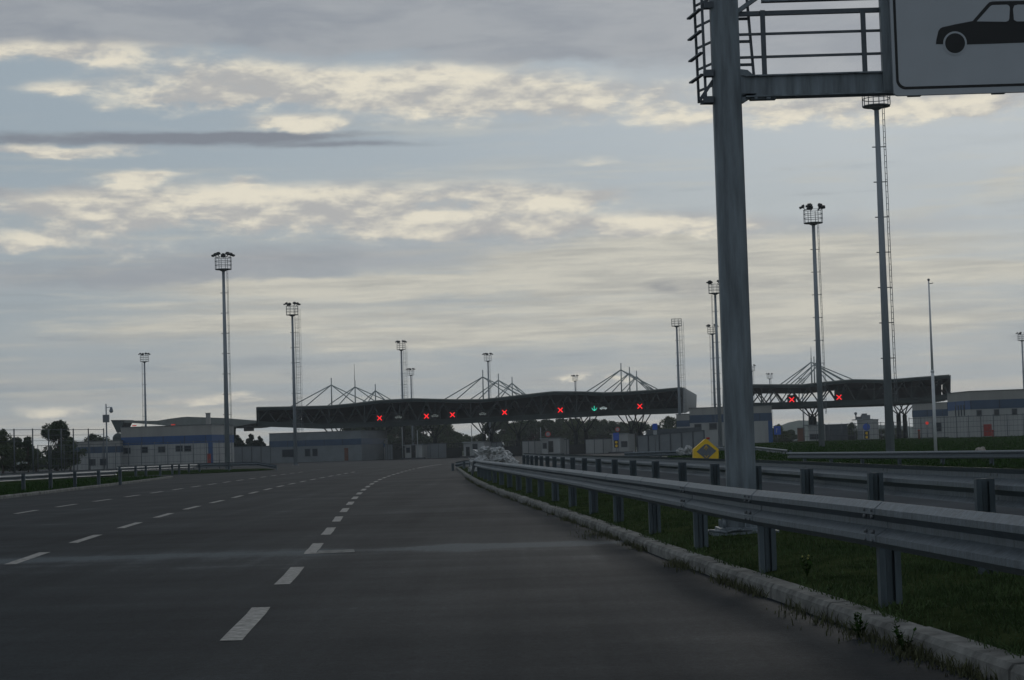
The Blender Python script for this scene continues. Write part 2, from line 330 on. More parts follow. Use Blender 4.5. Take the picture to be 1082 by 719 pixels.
b = MB(); S = 1650.0
gx = [-S,-900,-300,-80,80,300,900,S]; gy = [-300,0,150,420,900,1400,1950]
b.loft([[(x, y, -.10) for x in gx] for y in gy]); struct(b.build('ground', 'ground'))
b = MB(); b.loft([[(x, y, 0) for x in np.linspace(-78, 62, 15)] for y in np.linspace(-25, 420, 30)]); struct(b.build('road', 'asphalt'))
b = MB(); rows = []
for d in list(range(-10, 230, 6)):
    lx = G2(max(d, 4)) + .9 if d < 100 else float(np.interp(d, [100,130,170,225], [.8, 2.5, 6, 9]))
    rx = (FR(d) + 1.5) if d < 126 else float(np.interp(d, [126,160,225], [8.5, 12, 17]))
    if d < 20: rx = 40
    rows.append([(lx + (rx - lx) * k / 6, d, .004) for k in range(7)])
b.loft(rows); struct(b.build('side_road', 'apron'))

# markings
def dash(b, c, d0, d1, w=.16, z=.004, n=4):
    rows = []
    for k in range(n + 1):
        d = d0 + (d1 - d0) * k / n; e = random.uniform(-.006, .006)
        rows.append([(c(d) - w/2 + e, d, z), (c(d) + w/2 + e, d, z)])
    b.loft(rows)
b = MB()
for k in range(-2, 26):
    d = 13.75 + 5.75 * k
    if d < 140: dash(b, L1, d, d + 2.9)
dash(b, L1, 141, 172, .15, n=12)
struct(b.build('centre_line_dashes', 'paint'))
b = MB()
for k in range(-2, 18):
    d = 24.9 + 5.9 * k; dash(b, L2, d, d + 3)
struct(b.build('left_line_dashes', 'paint'))
b = MB()
for k in range(-3, 16):
    d = 49.3 + 5.8 * k; dash(b, L3, d, d + 3)
struct(b.build('outer_line_dashes', 'paint'))
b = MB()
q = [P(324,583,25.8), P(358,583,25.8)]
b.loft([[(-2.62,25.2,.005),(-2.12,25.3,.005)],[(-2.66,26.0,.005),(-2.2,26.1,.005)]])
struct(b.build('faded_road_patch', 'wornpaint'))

# kerbs
def kerb(c, d0, d1, side, name):
    b = MB(); d = d0
    while d < d1:
        L = 1.0; e = random.uniform(-.006, .006); z = random.uniform(-.005, .005)
        rows = []
        for dd in (d + .006, d + L - .006):
            x = c(dd) + e; prof = [(0, -.03), (0.006, .085), (.03, .118), (.17, .125), (.18, .11), (.18, -.03)]
            rows.append([(x + side * a, dd, h + (z if h > 0 else 0)) for a, h in prof])
        b.loft(rows, True); n = len(rows[0]); i = len(b.v)
        b.face(rows[0][::-1]); b.face(rows[1]); d += L
    return struct(b.build(name, 'concrete'))
kerb(KR, 4, 127, 1, 'kerb')
kerb(KL, 40, 126, -1, 'left_kerb')

# verge between the guardrails
b = MB(); rows = []
for d in np.concatenate([np.arange(2, 60, 1.0), np.arange(60, 131, 2.5)]):
    x0 = KR(d) + .15; g = G2(min(d, 92)) if d < 80 else float(np.interp(d, [80,92,110,124,130], [G2(80), .3, -1.3, -3.3, -3.7]))
    x1 = max(g + .75, x0 + .05) if d < 80 else max(g, x0 + .05)
    ws = [0, .08, .25, .45, .65, .85, 1]; zs = [.085, .13, .16, .18, .17, .14, -.02]
    rows.append([(x0 + (x1 - x0) * a, d, h + (random.uniform(-.02, .02) if 0 < a < 1 else 0)) for a, h in zip(ws, zs)])
b.loft(rows, smooth=True); struct(b.build('verge', 'grass'))
# left verge
b = MB(); rows = []
for d in np.concatenate([np.arange(30, 127, 4.0), [128]]):
    x0 = KL(min(d, 126)) - .15 - (6 if d > 127 else 0)
    rows.append([(x0, d, .10), (x0 - 2, d, .14), (x0 - 8, d, .16), (x0 - 20, d, .1), (-80, d, .05)])
b.loft(rows, smooth=True); b.loft([[(x, 128, .05), (x, 128, -.05)] for x in (-28.5, -80)]); struct(b.build('left_verge', 'field'))
b = MB(); rows = []
for d, xa in ((146, -30), (150, -24), (158, -21.5), (166, -20.5), (172, -22)):
    rows.append([(xa, d, .02), (xa - .6, d, .12), (xa - 15, d, .22), (-80, d, .15)])
b.loft(rows, smooth=True); struct(b.build('far_left_verge', 'field'))
# right field
def fieldz(d): return float(np.interp(d, [20,72,80,95,130,190,260,300], [.02,.02,.10,.28,.5,.85,.92,.5]))
b = MB(); rows = []
for d in np.concatenate([np.arange(22, 150, 4.0), np.arange(150, 300, 10)]):
    x0 = FR(d); zz = fieldz(d)
    rows.append([(x0, d, -.02), (x0 + .4, d, .05), (x0 + 3, d, .05 + zz * .6), (x0 + 6, d, .05 + zz), (x0 + 25, d, .05 + zz), (140, d, zz)])
b.loft(rows, smooth=True); struct(b.build('right_field', 'field'))

# hills
def ridge(name, pts, D, depth):
    b = MB(); xs = np.linspace(pts[0][0], pts[-1][0], 160); rows = [[], [], []]
    for px in xs:
        y = float(np.interp(px, [p[0] for p in pts], [p[1] for p in pts])) + random.uniform(-.35, .35)
        t = P(px, y, D); rows[0].append((t.x, D - depth, -.3)); rows[1].append((t.x, D, max(t.z, 1))); rows[2].append((t.x * 1.2, D + depth * 2, -.05))
    b.loft(rows, smooth=True); return struct(b.build(name, 'hill'))
ridge('hills', [(-300,489),(0,485),(300,477),(600,466),(780,461),(815,455),(830,447),(848,443.5),(866,446),(880,452),(900,450.5),(930,449),(950,450),(975,452),(1010,449),(1082,450),(1400,446)], 1500, 150)

# ------------------------------------------------------------------ guardrails
WPROF = [(.03,0),(.083,.045),(.083,.085),(.0,.135),(.0,.175),(.083,.225),(.083,.265),(.03,.31)]
def rail_path(c, d0, d1, step=1.0):
    return [Vector((c(d), d, 0)) for d in np.arange(d0, d1 + .001, step)]
def wbeam(b, path, zf, side, proud=0.0, th=.004):
    rows = []
    for i, p in enumerate(path):
        t = (path[min(i+1, len(path)-1)] - path[max(i-1, 0)]).normalized(); n = Vector((-t.y, t.x, 0)) * side
        z = zf(i) if callable(zf) else zf
        pr = [p + n * (a + proud) + Vector((0, 0, z - .31 + h)) for a, h in WPROF]
        pr += [p + n * (a + proud - th) + Vector((0, 0, z - .31 + h)) for a, h in WPROF[::-1]]
        rows.append(pr)
    b.loft(rows, True); b.face(rows[0][::-1]); b.face(rows[-1])
def post_mesh(b, p, t, z0, z1, w=.07, dpt=.15):
    n = Vector((-t.y, t.x, 0)); Z = Vector((0,0,1)); zc = Z*(z0+z1)/2; h = z1 - z0
    b.box(p + t*(w/2) + zc, (.008, dpt, h), (t, n, Z))
    for s in (-1, 1):
        b.box(p + n*s*(dpt/2 - .004) + zc, (w - .009, .008, h), (t, n, Z))
        b.box(p - t*(w/2) + n*s*(dpt/2 - .022) + zc, (.008, .044, h), (t, n, Z))
    b.box(p + t*(w/2 - .022) + zc, (.034, .04, h), (t, n, Z))
def guardrail(label, c, d0, d1, top, side, posts, zbase, postoff, ptop, joints=True, group=None, drop=None):
    """side=+1: beam faces to the left of the travel direction (-X)"""
    path = rail_path(c, d0, d1); org = (c(d0), d0, zbase)
    T = thing('guardrail', org, label, 'guardrail', group)
    zf = (lambda i: top if i < len(path) - 6 else top - (i - len(path) + 6) * .11) if drop == 'far' else top
    if drop == 'both': zf = lambda i: top
    b = MB(); wbeam(b, path, zf, side); b.build('beam', 'galv', T)
    for d in posts:
        if d < d0 or d > d1: continue
        t = Vector((c(d + .1) - c(d - .1), .2, 0)).normalized(); n = Vector((-t.y, t.x, 0)) * side
        p = Vector((c(d), d, 0)) + n * postoff
        b = MB(); post_mesh(b, p, t, zbase - .3, ptop); b.build('post', 'galvpost', T)
        s = MB(); q = Vector((c(d), d, 0)) + n * (postoff / 2 + .0); s.box(q + Vector((0,0,top - .155)) - n*math.copysign(.02, -postoff)*0, (.06, max(.02, abs(postoff) - .078), .1), (t, n, Vector((0,0,1)))); s.build('spacer', 'galvpost', T)
    if joints:
        for d in joints:
            if d < d0 + .3 or d > min(d1 - .3, 60): continue
            js = MB(); bl = MB()
            pth = [Vector((c(x), x, 0)) for x in (d, d + .17, d + .34)]; wbeam(js, pth, top + .001, side, .0035)
            t = (pth[2] - pth[0]).normalized(); n = Vector((-t.y, t.x, 0)) * side
            for dx in (.07, .26):
                for h2 in (-.255, -.2, -.1, -.055):
                    pp = Vector((c(d + dx), d + dx, top + h2)); bl.tube(pp + n * .075, pp + n * .098, .014, .012, 8)
            so_ = js.build('splice_plate', 'galv', T)
            if d < 24: bl.build('bolts', 'thin', so_)
    return T
guardrail('long double-wave guardrail nearest the camera, running along the kerb to the white sacks', G1, 3, 85, .87, 1, [1.5 + 4*k for k in range(1, 21)], .18, -.17, .82, [1.2 + 4*k - .35 for k in range(1, 20)], 'steel guardrails', 'far')
guardrail('guardrail behind the gantry post, seen from its back with posts in front', G2, 5, 96, 1.01, -1, [3.9 + 4*k for k in range(1, 23)], .15, -.11, .93, [4.1 + 4*k for k in range(1, 16)], 'steel guardrails')
guardrail('guardrail at the foot of the green bank across the side road', RR, 52, 95, .66, 1, [53 + 4*k for k in range(11)], 0, -.15, .6, None, 'steel guardrails')
def Lc(pts):
    pts = sorted([(D, P(px, 480, D).x) for px, D in pts]); return curve(pts)
def rail_pts(label, pts, tops, zbase, face=1, n=24, post_n=8, curl=False):
    P3 = [Vector((P(px, 480, D).x, D, 0)) for px, D in pts]
    seg = [0]
    for a, c in zip(P3, P3[1:]): seg.append(seg[-1] + (c - a).length)
    path = []; zs = []
    for k in range(n + 1):
        s = seg[-1] * k / n
        path.append(Vector((np.interp(s, seg, [p.x for p in P3]), np.interp(s, seg, [p.y for p in P3]), 0))); zs.append(float(np.interp(s, seg, tops)))
    T = thing('guardrail', (path[0].x, path[0].y, zbase), label, 'guardrail', 'steel guardrails')
    b = MB(); wbeam(b, path, lambda i: zs[i], face); b.build('beam', 'galv', T)
    m_ = max(2, int(seg[-1] // 4))
    for k in range(m_ + 1):
        i = min(n, round(k * n / m_)); t = (path[min(n, i+1)] - path[max(0, i-1)]).normalized(); nn = Vector((-t.y, t.x, 0)) * face
        b = MB(); post_mesh(b, path[i] - nn * .12, t, zbase - .1, zs[i] - .05); b.build('post', 'galvpost', T)
    return T
rail_pts('guardrail beside the left carriageway, nearest the left edge of the photo', [(-60,70),(0,76),(76,88),(124,97)], [.88,.88,.86,.84], .12, 1)
rail_pts('guardrail curving away on the far left, in front of the pale blue-banded building', [(124,125),(174,140),(207,155),(270,160),(292,160)], [.86,.84,.80,.76,.45], .1, 1)
rail_pts('short guardrail in front of the grey panel fence, left of the yellow marker', [(660,122),(700,121),(735,120)], [.78,.8,.8], .15, -1)
rail_pts('short guardrail ending beside the gantry post at the foot of the pale building', [(757,140),(800,132),(833,112)], [.86,.86,.70], .3, -1)
rail_pts('low steel guardrail end curling down at the tip of the verge', [(480,118),(490,116),(499,112)], [.5,.62,.66], .1, 1)

# ------------------------------------------------------------------ sign gantry
GD = 24.0
def gp(px, py, D=GD): return P(px, py, D)
GX = gp(784, 540).x
T = thing('sign_gantry', (GX, GD, .15), 'galvanised sign gantry with maintenance walkway standing between the two guardrails', 'gantry')
b = MB(); b.tube((GX, GD, .18), (GX, GD, 8.6), .195, .185, 8, smooth=False, rot=math.pi/8); b.build('post', 'gantry', T)
b = MB(); b.box((GX, GD, .22), (.62, .62, .04)); b.box((GX, GD, .12), (.8, .8, .16))
for sx in (-1, 1):
    for sy in (-1, 1): b.tube((GX+sx*.25, GD+sy*.25, .24), (GX+sx*.25, GD+sy*.25, .33), .02, n=6)
for a in range(4):
    dx, dy = [(1,0),(-1,0),(0,1),(0,-1)][a]; b.prism([(GX+dx*.18, GD+dy*.18, .24), (GX+dx*.29, GD+dy*.29, .24), (GX+dx*.18, GD+dy*.18, .5)], (abs(dy)*.012, abs(dx)*.012, 0))
b.build('base_plate', 'gantry', T)
zb = gp(860, 102).z; zt = gp(860, 79).z; XE = GX + 13.5
b = MB(); b.box(((GX + .17 + XE) / 2, GD, (zb + zt) / 2), (XE - GX - .17, .12, zt - zb - .02))
b.box(((GX + XE) / 2 + .1, GD, zt - .006), (XE - GX - .25, .2, .018)); b.box(((GX + XE) / 2 + .1, GD, zb + .006), (XE - GX - .25, .22, .018))
b.build('beam', 'gantry', T)
b = MB(); x = GX + .25
while x < XE: b.box((x, GD + .26, zt - .05), (.03, .4, .03)); x += .12
for y in (.12, .28, .46): b.box(((GX + .25 + XE) / 2, GD + y, zt - .025), (XE - GX - .25, .02, .02))
b.build('walkway_grating', 'railgrey', T)
# knee brackets at the post
b = MB()
b.prism([gp(781,73,GD-.06), gp(790,74,GD-.06), gp(797,80,GD-.06), gp(781,80,GD-.06)], (0,.12,0))
b.prism([gp(780,109,GD-.06), gp(786,108,GD-.06), gp(800,99,GD-.06), gp(780,99,GD-.06)], (0,.12,0))
b.box(gp(806, 104.5), (.32, .14, .03)); b.tube(gp(812,106,GD-.1), gp(812,103,GD-.1), .03, n=6); b.tube(gp(799,106,GD-.1), gp(799,103,GD-.1), .025, n=6)
b.build('bracket', 'gantry', T)
# upper beam
zu = gp(860, 1.2).z
b = MB(); b.box(((GX + XE) / 2 + .1, GD + .05, zu + 1.55), (XE - GX - .2, .14, .24)); b.bar((GX + .15, GD, zu - .12), (GX + .62, GD, zu + .2), .1, .05)
b.box(((GX+.45+XE)/2, GD + .0, zu + .03), (XE - GX - .5, .1, .06)); b.build('upper_beam', 'gantry', T)
# railing
b = MB()
for y, w in ((12.5, .055), (34.2, .03), (58.5, .03)):
    z = gp(860, y - .0).z; b.box(((GX + gp(941,50).x) / 2, GD + .02, z), (gp(941,50).x - GX, w, w))
for px in (806.5, 912.5):
    X = gp(px, 45).x; b.box((X, GD - .02, (zt + gp(px, 11.5).z) / 2), (.06, .03, gp(px, 11.5).z - zt))
X2 = gp(941, 50).x
while X2 + 1.3 < XE:
    X2 += 1.25; b.box((X2, GD + .46, (zt + 1.05 / 2)), (.05, .03, 1.0))
for z in (.35, .7, 1.03): b.box(((gp(941,50).x + XE) / 2, GD + .46, zt + z), (XE - gp(941,50).x, .04, .04))
b.build('railing', 'railgrey', T)
# ladder beside post, right
b = MB(); a0, a1 = gp(796.5, 80, GD+.12), gp(789, -2, GD+.12)
b.bar(a0, a1, .055, .03); b.bar(a0 + Vector((-.42,0,0)), a1 + Vector((-.42,0,0)), .055, .03)
for y in (-3, 20, 44, 68.5): b.bar(gp(770, y + .5, GD+.12), gp(789 + 7.5 * y / 80, y, GD+.12), .032)
b.build('ladder', 'railgrey', T)
# access ladder on the left of the post, rungs seen end on
b = MB(); n_ = gp(746, 108); f_ = gp(738.5, 109, GD + .5); topz = 8.3
b.bar(n_, (n_.x - .02, n_.y, topz), .06, .03); b.bar(f_, (f_.x - .03, f_.y, topz), .06, .03)
for k in range(9):
    z = gp(746, 77).z + k * .275 - .02; a = Vector((n_.x - .03, GD, z)); c = Vector((f_.x - .09, GD + .55, z))
    b.bar(a, c, .05, .02)
    b.bar((f_.x, f_.y, z - .12), (GX - .15, GD + .1, z - .12), .025)
b.bar(gp(740, 108.5), gp(753, 108.5), .05); b.bar(gp(739,107), gp(753,86), .07, .04)
for y in (6, 78, 106): b.box(gp(748.5, y, GD-.05), (.12, .12, .08))
b.build('access_ladder', 'railgrey', T)
# far leg of the gantry, beyond the right edge
b = MB(); b.tube((XE, GD, 0), (XE, GD, 8.6), .195, .185, 8, smooth=False, rot=math.pi/8); b.build('post', 'gantry', T)
# sign frame upright
b = MB(); xa = gp(935.5, 50).x; b.box((xa, GD - .06, (gp(935,98).z + 8.4) / 2), (.13, .1, 8.4 - gp(935,98).z)); b.build('sign_upright', 'gantry', T)
# sign
SD = GD - .2; s0 = gp(944.5, 101.5, SD); SXE = s0.x + 3.5; SH = 2.7
TS = thing('lane_sign', (s0.x, SD, s0.z), 'white rectangular sign with black car symbol mounted on the gantry', 'road sign')
def rrect(x0, x1, z0, z1, r, y, n=8):
    pts = []
    for cx, cz, a0 in ((x1-r, z0+r, -90), (x1-r, z1-r, 0), (x0+r, z1-r, 90), (x0+r, z0+r, 180)):
        for k in range(n + 1): a = math.radians(a0 + 90 * k / n); pts.append((cx + r*math.cos(a), y, cz + r*math.sin(a)))
    return pts
b = MB(); b.prism(rrect(s0.x, SXE, s0.z, s0.z + SH, .06, SD), (0, .05, 0)); b.build('panel', 'signwhite', TS)
b = MB(); b.prism(rrect(s0.x + .035, SXE - .035, s0.z + .075, s0.z + SH - .05, .12, SD - .003), (0, .002, 0)); b.build('border', 'signblack', TS)
b = MB(); b.prism(rrect(s0.x + .068, SXE - .068, s0.z + .108, s0.z + SH - .083, .095, SD - .006), (0, .002, 0)); b.build('face', 'signwhite', TS)
b = MB(); 
for px in (966, 1055, 1140): b.box(gp(px, 99.5 - .03*(px-966), SD + .09), (.16, .1, .06))
b.build('clamp', 'railgrey', TS)
def sg(x, y, yy): p = P(960 + x / 5.99, y / 5.99, SD); return (p.x, SD - yy, p.z)
body = [(172,282),(176,250),(188,198),(200,182),(215,174),(300,155),(405,135),(498,28),(512,16),(530,11),(731,7),(900,4),(960,10),(985,30),(1060,128),(1180,138),(1215,150),(1232,185),(1238,262),(731,272),(372,284)]
b = MB(); b.prism([sg(x, y, .009) for x, y in body[::-1]], (0, .002, 0)); 
b.build('car_symbol', 'signblack', TS)
b = MB()
for w in ([(430,138),(516,42),(528,35),(622,32),(636,40),(640,52),(636,122),(630,134),(615,140)], [(668,38),(690,32),(800,31),(800,138),(682,138),(666,128),(660,60)], [(850,31),(930,33),(950,45),(1010,128),(1005,136),(850,138)]):
    b.prism([sg(x, y, .012) for x, y in w[::-1]], (0, .002, 0))
def disc(cx, cy, r, yy):
    return [sg(cx + r*math.cos(2*math.pi*k/28), cy + r*math.sin(2*math.pi*k/28), yy) for k in range(28)]
for cx in (293, 1080): b.prism(disc(cx, 276, 75, .012), (0, .002, 0))
b.build('car_windows', 'signwhite', TS)
for cx in (293, 1080): b = MB(); b.prism(disc(cx, 276, 63, .015), (0, .002, 0)); b.build('car_wheel', 'signblack', TS)

# ------------------------------------------------------------------ light masts
def make_mast(kind):
    """prototype 19.2 m high at the origin; kind: (ladder offset, flood count, ladder double)"""
    off, nf, wide = kind; edge = not wide
    T = bpy.data.objects.new('light_mast', None); COL.objects.link(T); T['_o'] = (0,0,0)
    H = 18.3
    b = MB(); b.tube((0,0,-.3), (0,0,H-1.1), .235, .125, 12); b.tube((0,0,0), (0,0,.05), .38, n=12); b.build('shaft', 'mast', T)
    b = MB(); b.tube((0,0,H-1.2), (0,0,H-1.02), .14, .5, 12); R = .72
    b.tube((0,0,H-1.04), (0,0,H-.98), R, n=16); b.build('platform', 'thin', T)
    b = MB()
    for z in (H-.65, H-.32, H-.0):
        for k in range(12):
            a, c = 2*math.pi*k/12, 2*math.pi*(k+1)/12; b.bar((R*math.cos(a), R*math.sin(a), z), (R*math.cos(c), R*math.sin(c), z), .035)
    for k in range(8):
        a = 2*math.pi*(k+.5)/8; b.bar((R*math.cos(a), R*math.sin(a), H-1.0), (R*math.cos(a), R*math.sin(a), H+.02), .04)
    b.build('railing', 'thin', T)
    for k in range(nf):
        a = 2*math.pi*(k+.35)/nf; d = Vector((math.cos(a), math.sin(a), 0)); s = Vector((-d.y, d.x, 0))
        b = MB(); b.bar(d*.5 + Vector((0,0,H+.0)), d*.75 + Vector((0,0,H+.22)), .05)
        n = (d*.35 + Vector((0,0,1))).normalized(); o_ = n.cross(s)
        b.box(d*.82 + Vector((0,0,H+.25)), (.42, .4, .14), (s, o_, n)); b.box(d*.72 + Vector((0,0,H+.36)), (.24, .2, .14), (s, o_, n)); b.build('floodlight', 'dark', T)
    b = MB(); w = .2 if wide else .05
    for sx in (-1, 1): b.bar((off + sx*w, -.05, 2.6), (off*.85 + sx*w, -.05, H-1.0), .03)
    z = 2.8
    while z < H-1.1: b.bar((off*(1-.15*z/H)-w, -.05, z), (off*(1-.15*z/H)+w, -.05, z), .022); z += .3
    z = 3.0
    while z < H-1.3: b.bar((-.12, -.02, z), (off*(1-.15*z/H)+math.copysign(w, off), -.02, z), .045); b.bar((-.3*math.copysign(1, off), 0, z), (0, 0, z), .05); z += 1.75
    b.build('ladder', 'thin', T)
    if wide:
        b = MB()
        z = 3.2
        while z < H-1.0:
            for k in range(7):
                a, c = math.pi*k/7, math.pi*(k+1)/7
                b.bar((off+.36*math.cos(a), -.05-.55*math.sin(a), z), (off+.36*math.cos(c), -.05-.55*math.sin(c), z), .025)
            z += .9
        for k in range(5): a = math.pi*k/4; b.bar((off+.36*math.cos(a), -.05-.55*math.sin(a), 3.2), (off+.36*math.cos(a), -.05-.55*math.sin(a), H-.4), .02)
        b.build('ladder_cage', 'thin', T)
    return T
protos = {}
def mast(px, D, kind, label, sc=1.0, z=0.0, pybase=None):
    if kind in protos: T = copy_tree(protos[kind])
    else: T = make_mast(kind); protos[kind] = T
    p = P(px, YH(px) + 8, D); T.location = (p.x, D, z); T.scale = (1, 1, sc); tag(T, label, 'light mast', 'floodlight masts over the plaza')
    return T
RSM, LFT, WIDE, BARE = (.40, 5, False), (-.45, 4, False), (.62, 4, True), (.62, 0, True)
def top_sc(py, px, D, z0=0.0):
    return (P(px, py, D).z - z0) / 18.6
for px, py, pxt, D, kind, label, z0 in [
    (240.5, 269, 233, 169, RSM, 'tall floodlight mast in front of the pale building on the left', .1),
    (312.5, 321, 308.5, 227, WIDE, 'floodlight mast with caged ladder, standing before the left end of the main canopy', 0),
    (154.8, 374, 152, 325, LFT, 'small distant floodlight mast with ladder on its left, behind the pale blue-banded building', 0),
    (427, 361, 423.5, 318, WIDE, 'floodlight mast behind the main canopy, left of its close shorter neighbour', 0),
    (436.5, 390, 434, 420, RSM, 'short distant floodlight mast right beside a taller one behind the canopy', 0),
    (518.5, 374, 515.5, 361, RSM, 'floodlight mast rising through the middle group of canopy stay cables', 0),
    (610, 397, 607.5, 487, RSM, 'tiny distant floodlight mast between the middle and right stay cables', 0),
    (719.5, 335, 712, 271, BARE, 'lampless mast with caged ladder at the right end of the main canopy', .4),
    (761.5, 298, 752.5, 214, LFT, 'taller of two masts just left of the gantry post', .7),
    (757, 344, 750.5, 294, LFT, 'shorter of two masts just left of the gantry post', .5),
    (797.5, 386, 795, 456, RSM, 'distant mast barely showing at the right side of the gantry post', 0),
    (816, 395, 813.8, 516, RSM, 'distant mast above the left end of the right canopy', 0),
    (850, 400, 848, 565, RSM, 'farthest mast, just peeping over the right canopy by its stay cables', 0),
    (868.5, 218, 859, 147, RSM, 'tall floodlight mast standing in front of the right canopy stay cables', .55),
    (940.5, 85, 922, 100, RSM, 'tallest and nearest floodlight mast, its basket under the gantry beam', .35),
    (1084.5, 352, 1080, 343, RSM, 'floodlight mast cut off by the right edge of the photo', 0)]:
    mast(px, D, kind, label, top_sc(py, pxt, D, z0), z0)
# slender white pole
T = thing('flagpole', (P(988.5, 470, 98).x, 98, .3), 'slender white pole with a small cap right of the tallest mast', 'pole')
x = P(988.5, 470, 98).x; zt_ = P(980, 297, 98).z
b = MB(); b.tube((x, 98, .2), (x, 98, 4.5), .085, .075, 10); b.tube((x, 98, 4.5), (x, 98, zt_), .065, .035, 10); b.tube((x,98,4.45),(x,98,4.55),.095,n=10); b.build('pole', 'whitepaint', T)
b = MB(); b.ball((x, 98, zt_ + .05), .07); b.bar((x, 98, zt_-.15), (x+.22, 98, zt_-.12), .04); b.build('cap', 'thin', T)

# ------------------------------------------------------------------ canopies
Wd = Vector((.17, .985, 0)).normalized(); Ud = Vector((Wd.y, -Wd.x, 0)); O3 = Vector((0, 300, 0))
def CP(px, py, w=0.0):
    d = ray(px, py); o = Vector((0,0,CH)); t = ((O3 - o).dot(Wd) + w) / d.dot(Wd); return o + d * t
def lerp(pts, x): return float(np.interp(x, [p[0] for p in pts], [p[1] for p in pts]))
def canopy(label, x0, x1, top, bot, masts, cols, seethru=None, depth=25, dz=-.6, endpanel=True, rise=1.0, strip=1.6):
    c0 = CP((x0 + x1) / 2, 480); T = thing('toll_canopy', (c0.x, c0.y, 0), label, 'canopy')
    n = 60; xs = [x0 + (x1 - x0) * k / n for k in range(n + 1)]
    A = [CP(x, lerp(top, x)) for x in xs]; B = [CP(x, lerp(bot, x)) for x in xs]; bk = Wd * depth
    b = MB(); th = Vector((0,0,-.5)); back = bk + Vector((0,0,dz))
    b.loft([[a - Wd*.6 + Vector((0,0,0)) for a in A], [a + back for a in A], [a + back + th for a in A], [a - Wd*.6 + th for a in A], [a - Wd*.6 for a in A]])
    for a in (A[0], A[-1]): b.face([a - Wd*.6, a + back, a + back + th, a - Wd*.6 + th])
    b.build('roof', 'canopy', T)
    b = MB()
    for p, q in zip(A, A[1:]): b.bar(p - Wd*.64 + Vector((0,0,-.02)), q - Wd*.64 + Vector((0,0,-.02)), .08, .16)
    b.build('roof_edge', 'canopyrim', T)
    # bottom girder
    gh = .75
    b = MB()
    for w in (0, depth * .5, depth):
        b = MB(); o_ = Wd * w + Vector((0, 0, (rise * w / depth)))
        rows = [[p + o_, p + o_ + Wd*.6, p + o_ + Wd*.6 + Vector((0,0,gh)), p + o_ + Vector((0,0,gh))] for p in B]
        b.loft(rows, True); b.face(rows[0]); b.face(rows[-1])
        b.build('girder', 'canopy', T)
    b = MB()
    for p, q in zip(B, B[1:]): b.bar(p - Wd*.05 + Vector((0,0,gh)), q - Wd*.05 + Vector((0,0,gh)), .10)
    b.build('chord', 'truss', T)
    Lu = (A[-1] - A[0]).dot(Ud); nb = max(4, int(Lu / 2.7)); 
    for w, mm in ((0.05, 1), (depth*.5, 1), (depth, 1)):
        b = MB()
        for k in range(nb):
            i0 = xs[0] + (x1 - x0) * k / nb; i1 = xs[0] + (x1 - x0) * (k + .5) / nb; i2 = xs[0] + (x1 - x0) * (k + 1) / nb
            ov = Wd*(w+.2); tz = Vector((0,0,dz * w / depth)); bz = Vector((0,0,rise * w / depth))
            def tp(x): return CP(x, lerp(top, x)) + ov + tz + Vector((0,0,-.5))
            def bt(x): return CP(x, lerp(bot, x)) + ov + bz + Vector((0,0,gh))
            b.bar(bt(i0), tp(i1), .14 if w < 1 else .2); b.bar(tp(i1), bt(i2), .14 if w < 1 else .2)
            if w < 1 and k % 2 == 0: b.bar(bt(i0), tp(i0), .16)
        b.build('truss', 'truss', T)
    # soffit between girders and rear cladding
    b = MB(); sx = [x for x in xs if seethru is None or not (seethru[0] <= x <= seethru[1])]
    for a, c in zip(xs, xs[1:]):
        if seethru and seethru[0] <= (a + c) / 2 <= seethru[1]:
            p0, p1 = CP(a, lerp(top, a)) + back, CP(c, lerp(top, c)) + back
            q0, q1 = p0 - Vector((0,0,strip)), p1 - Vector((0,0,strip)); b.face([p0, p1, q1, q0]); continue
        p0, p1 = CP(a, lerp(top, a)) + back + Wd*.05, CP(c, lerp(top, c)) + back + Wd*.05
        q0, q1 = CP(a, lerp(bot, a)) + bk + Vector((0,0,rise + .05)), CP(c, lerp(bot, c)) + bk + Vector((0,0,rise + .05))
        b.face([p0, p1, q1, q0]); b.face([CP(a, lerp(bot, a)) + Wd*.3 + Vector((0,0,.1)), CP(c, lerp(bot, c)) + Wd*.3 + Vector((0,0,.1)), q1, q0])
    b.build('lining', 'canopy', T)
    if endpanel:
        b = MB(); p, q = A[-1] + Ud*.12, B[-1] + Ud*.12
        b.prism([p - Wd*.3, p + back, q + bk + Vector((0,0,rise)), q + Vector((0,0,.0))], Ud * .1); b.build('end_cladding', 'cladding', T)
        b = MB(); p, q = A[0] - Ud*.22, B[0] - Ud*.22
        b.prism([p - Wd*.3, p + back, q + bk + Vector((0,0,rise)), q], Ud * .1); b.build('end_cladding', 'canopy', T)
    # masts and stay cables
    for (ax, ay, ty, w, lands) in masts:
        a = CP(ax, ay, w); t = CP(ax, ty, w); bx = CP(ax, lerp(top, ax), 0); base = Vector((a.x, a.y, lerp(top, ax) and CP(ax, lerp(top, ax)).z + dz * w / depth - .3))
        b = MB(); b.tube(base, t, .11, .08, 8); b.build('stay_mast', 'stay', T)
        b = MB()
        for lx in lands:
            l = CP(lx, lerp(top, lx), 0) ; off = (l - CP(ax, lerp(top, ax), 0)).dot(Ud)
            e = Vector((a.x, a.y, 0)) + Ud * off; e.z = CP(min(max(lx, x0+2), x1-2), lerp(top, min(max(lx, x0+2), x1-2))).z + dz * w / depth
            b.tube(a, e, .085, n=6)
        b.build('stay_cables', 'stay', T)
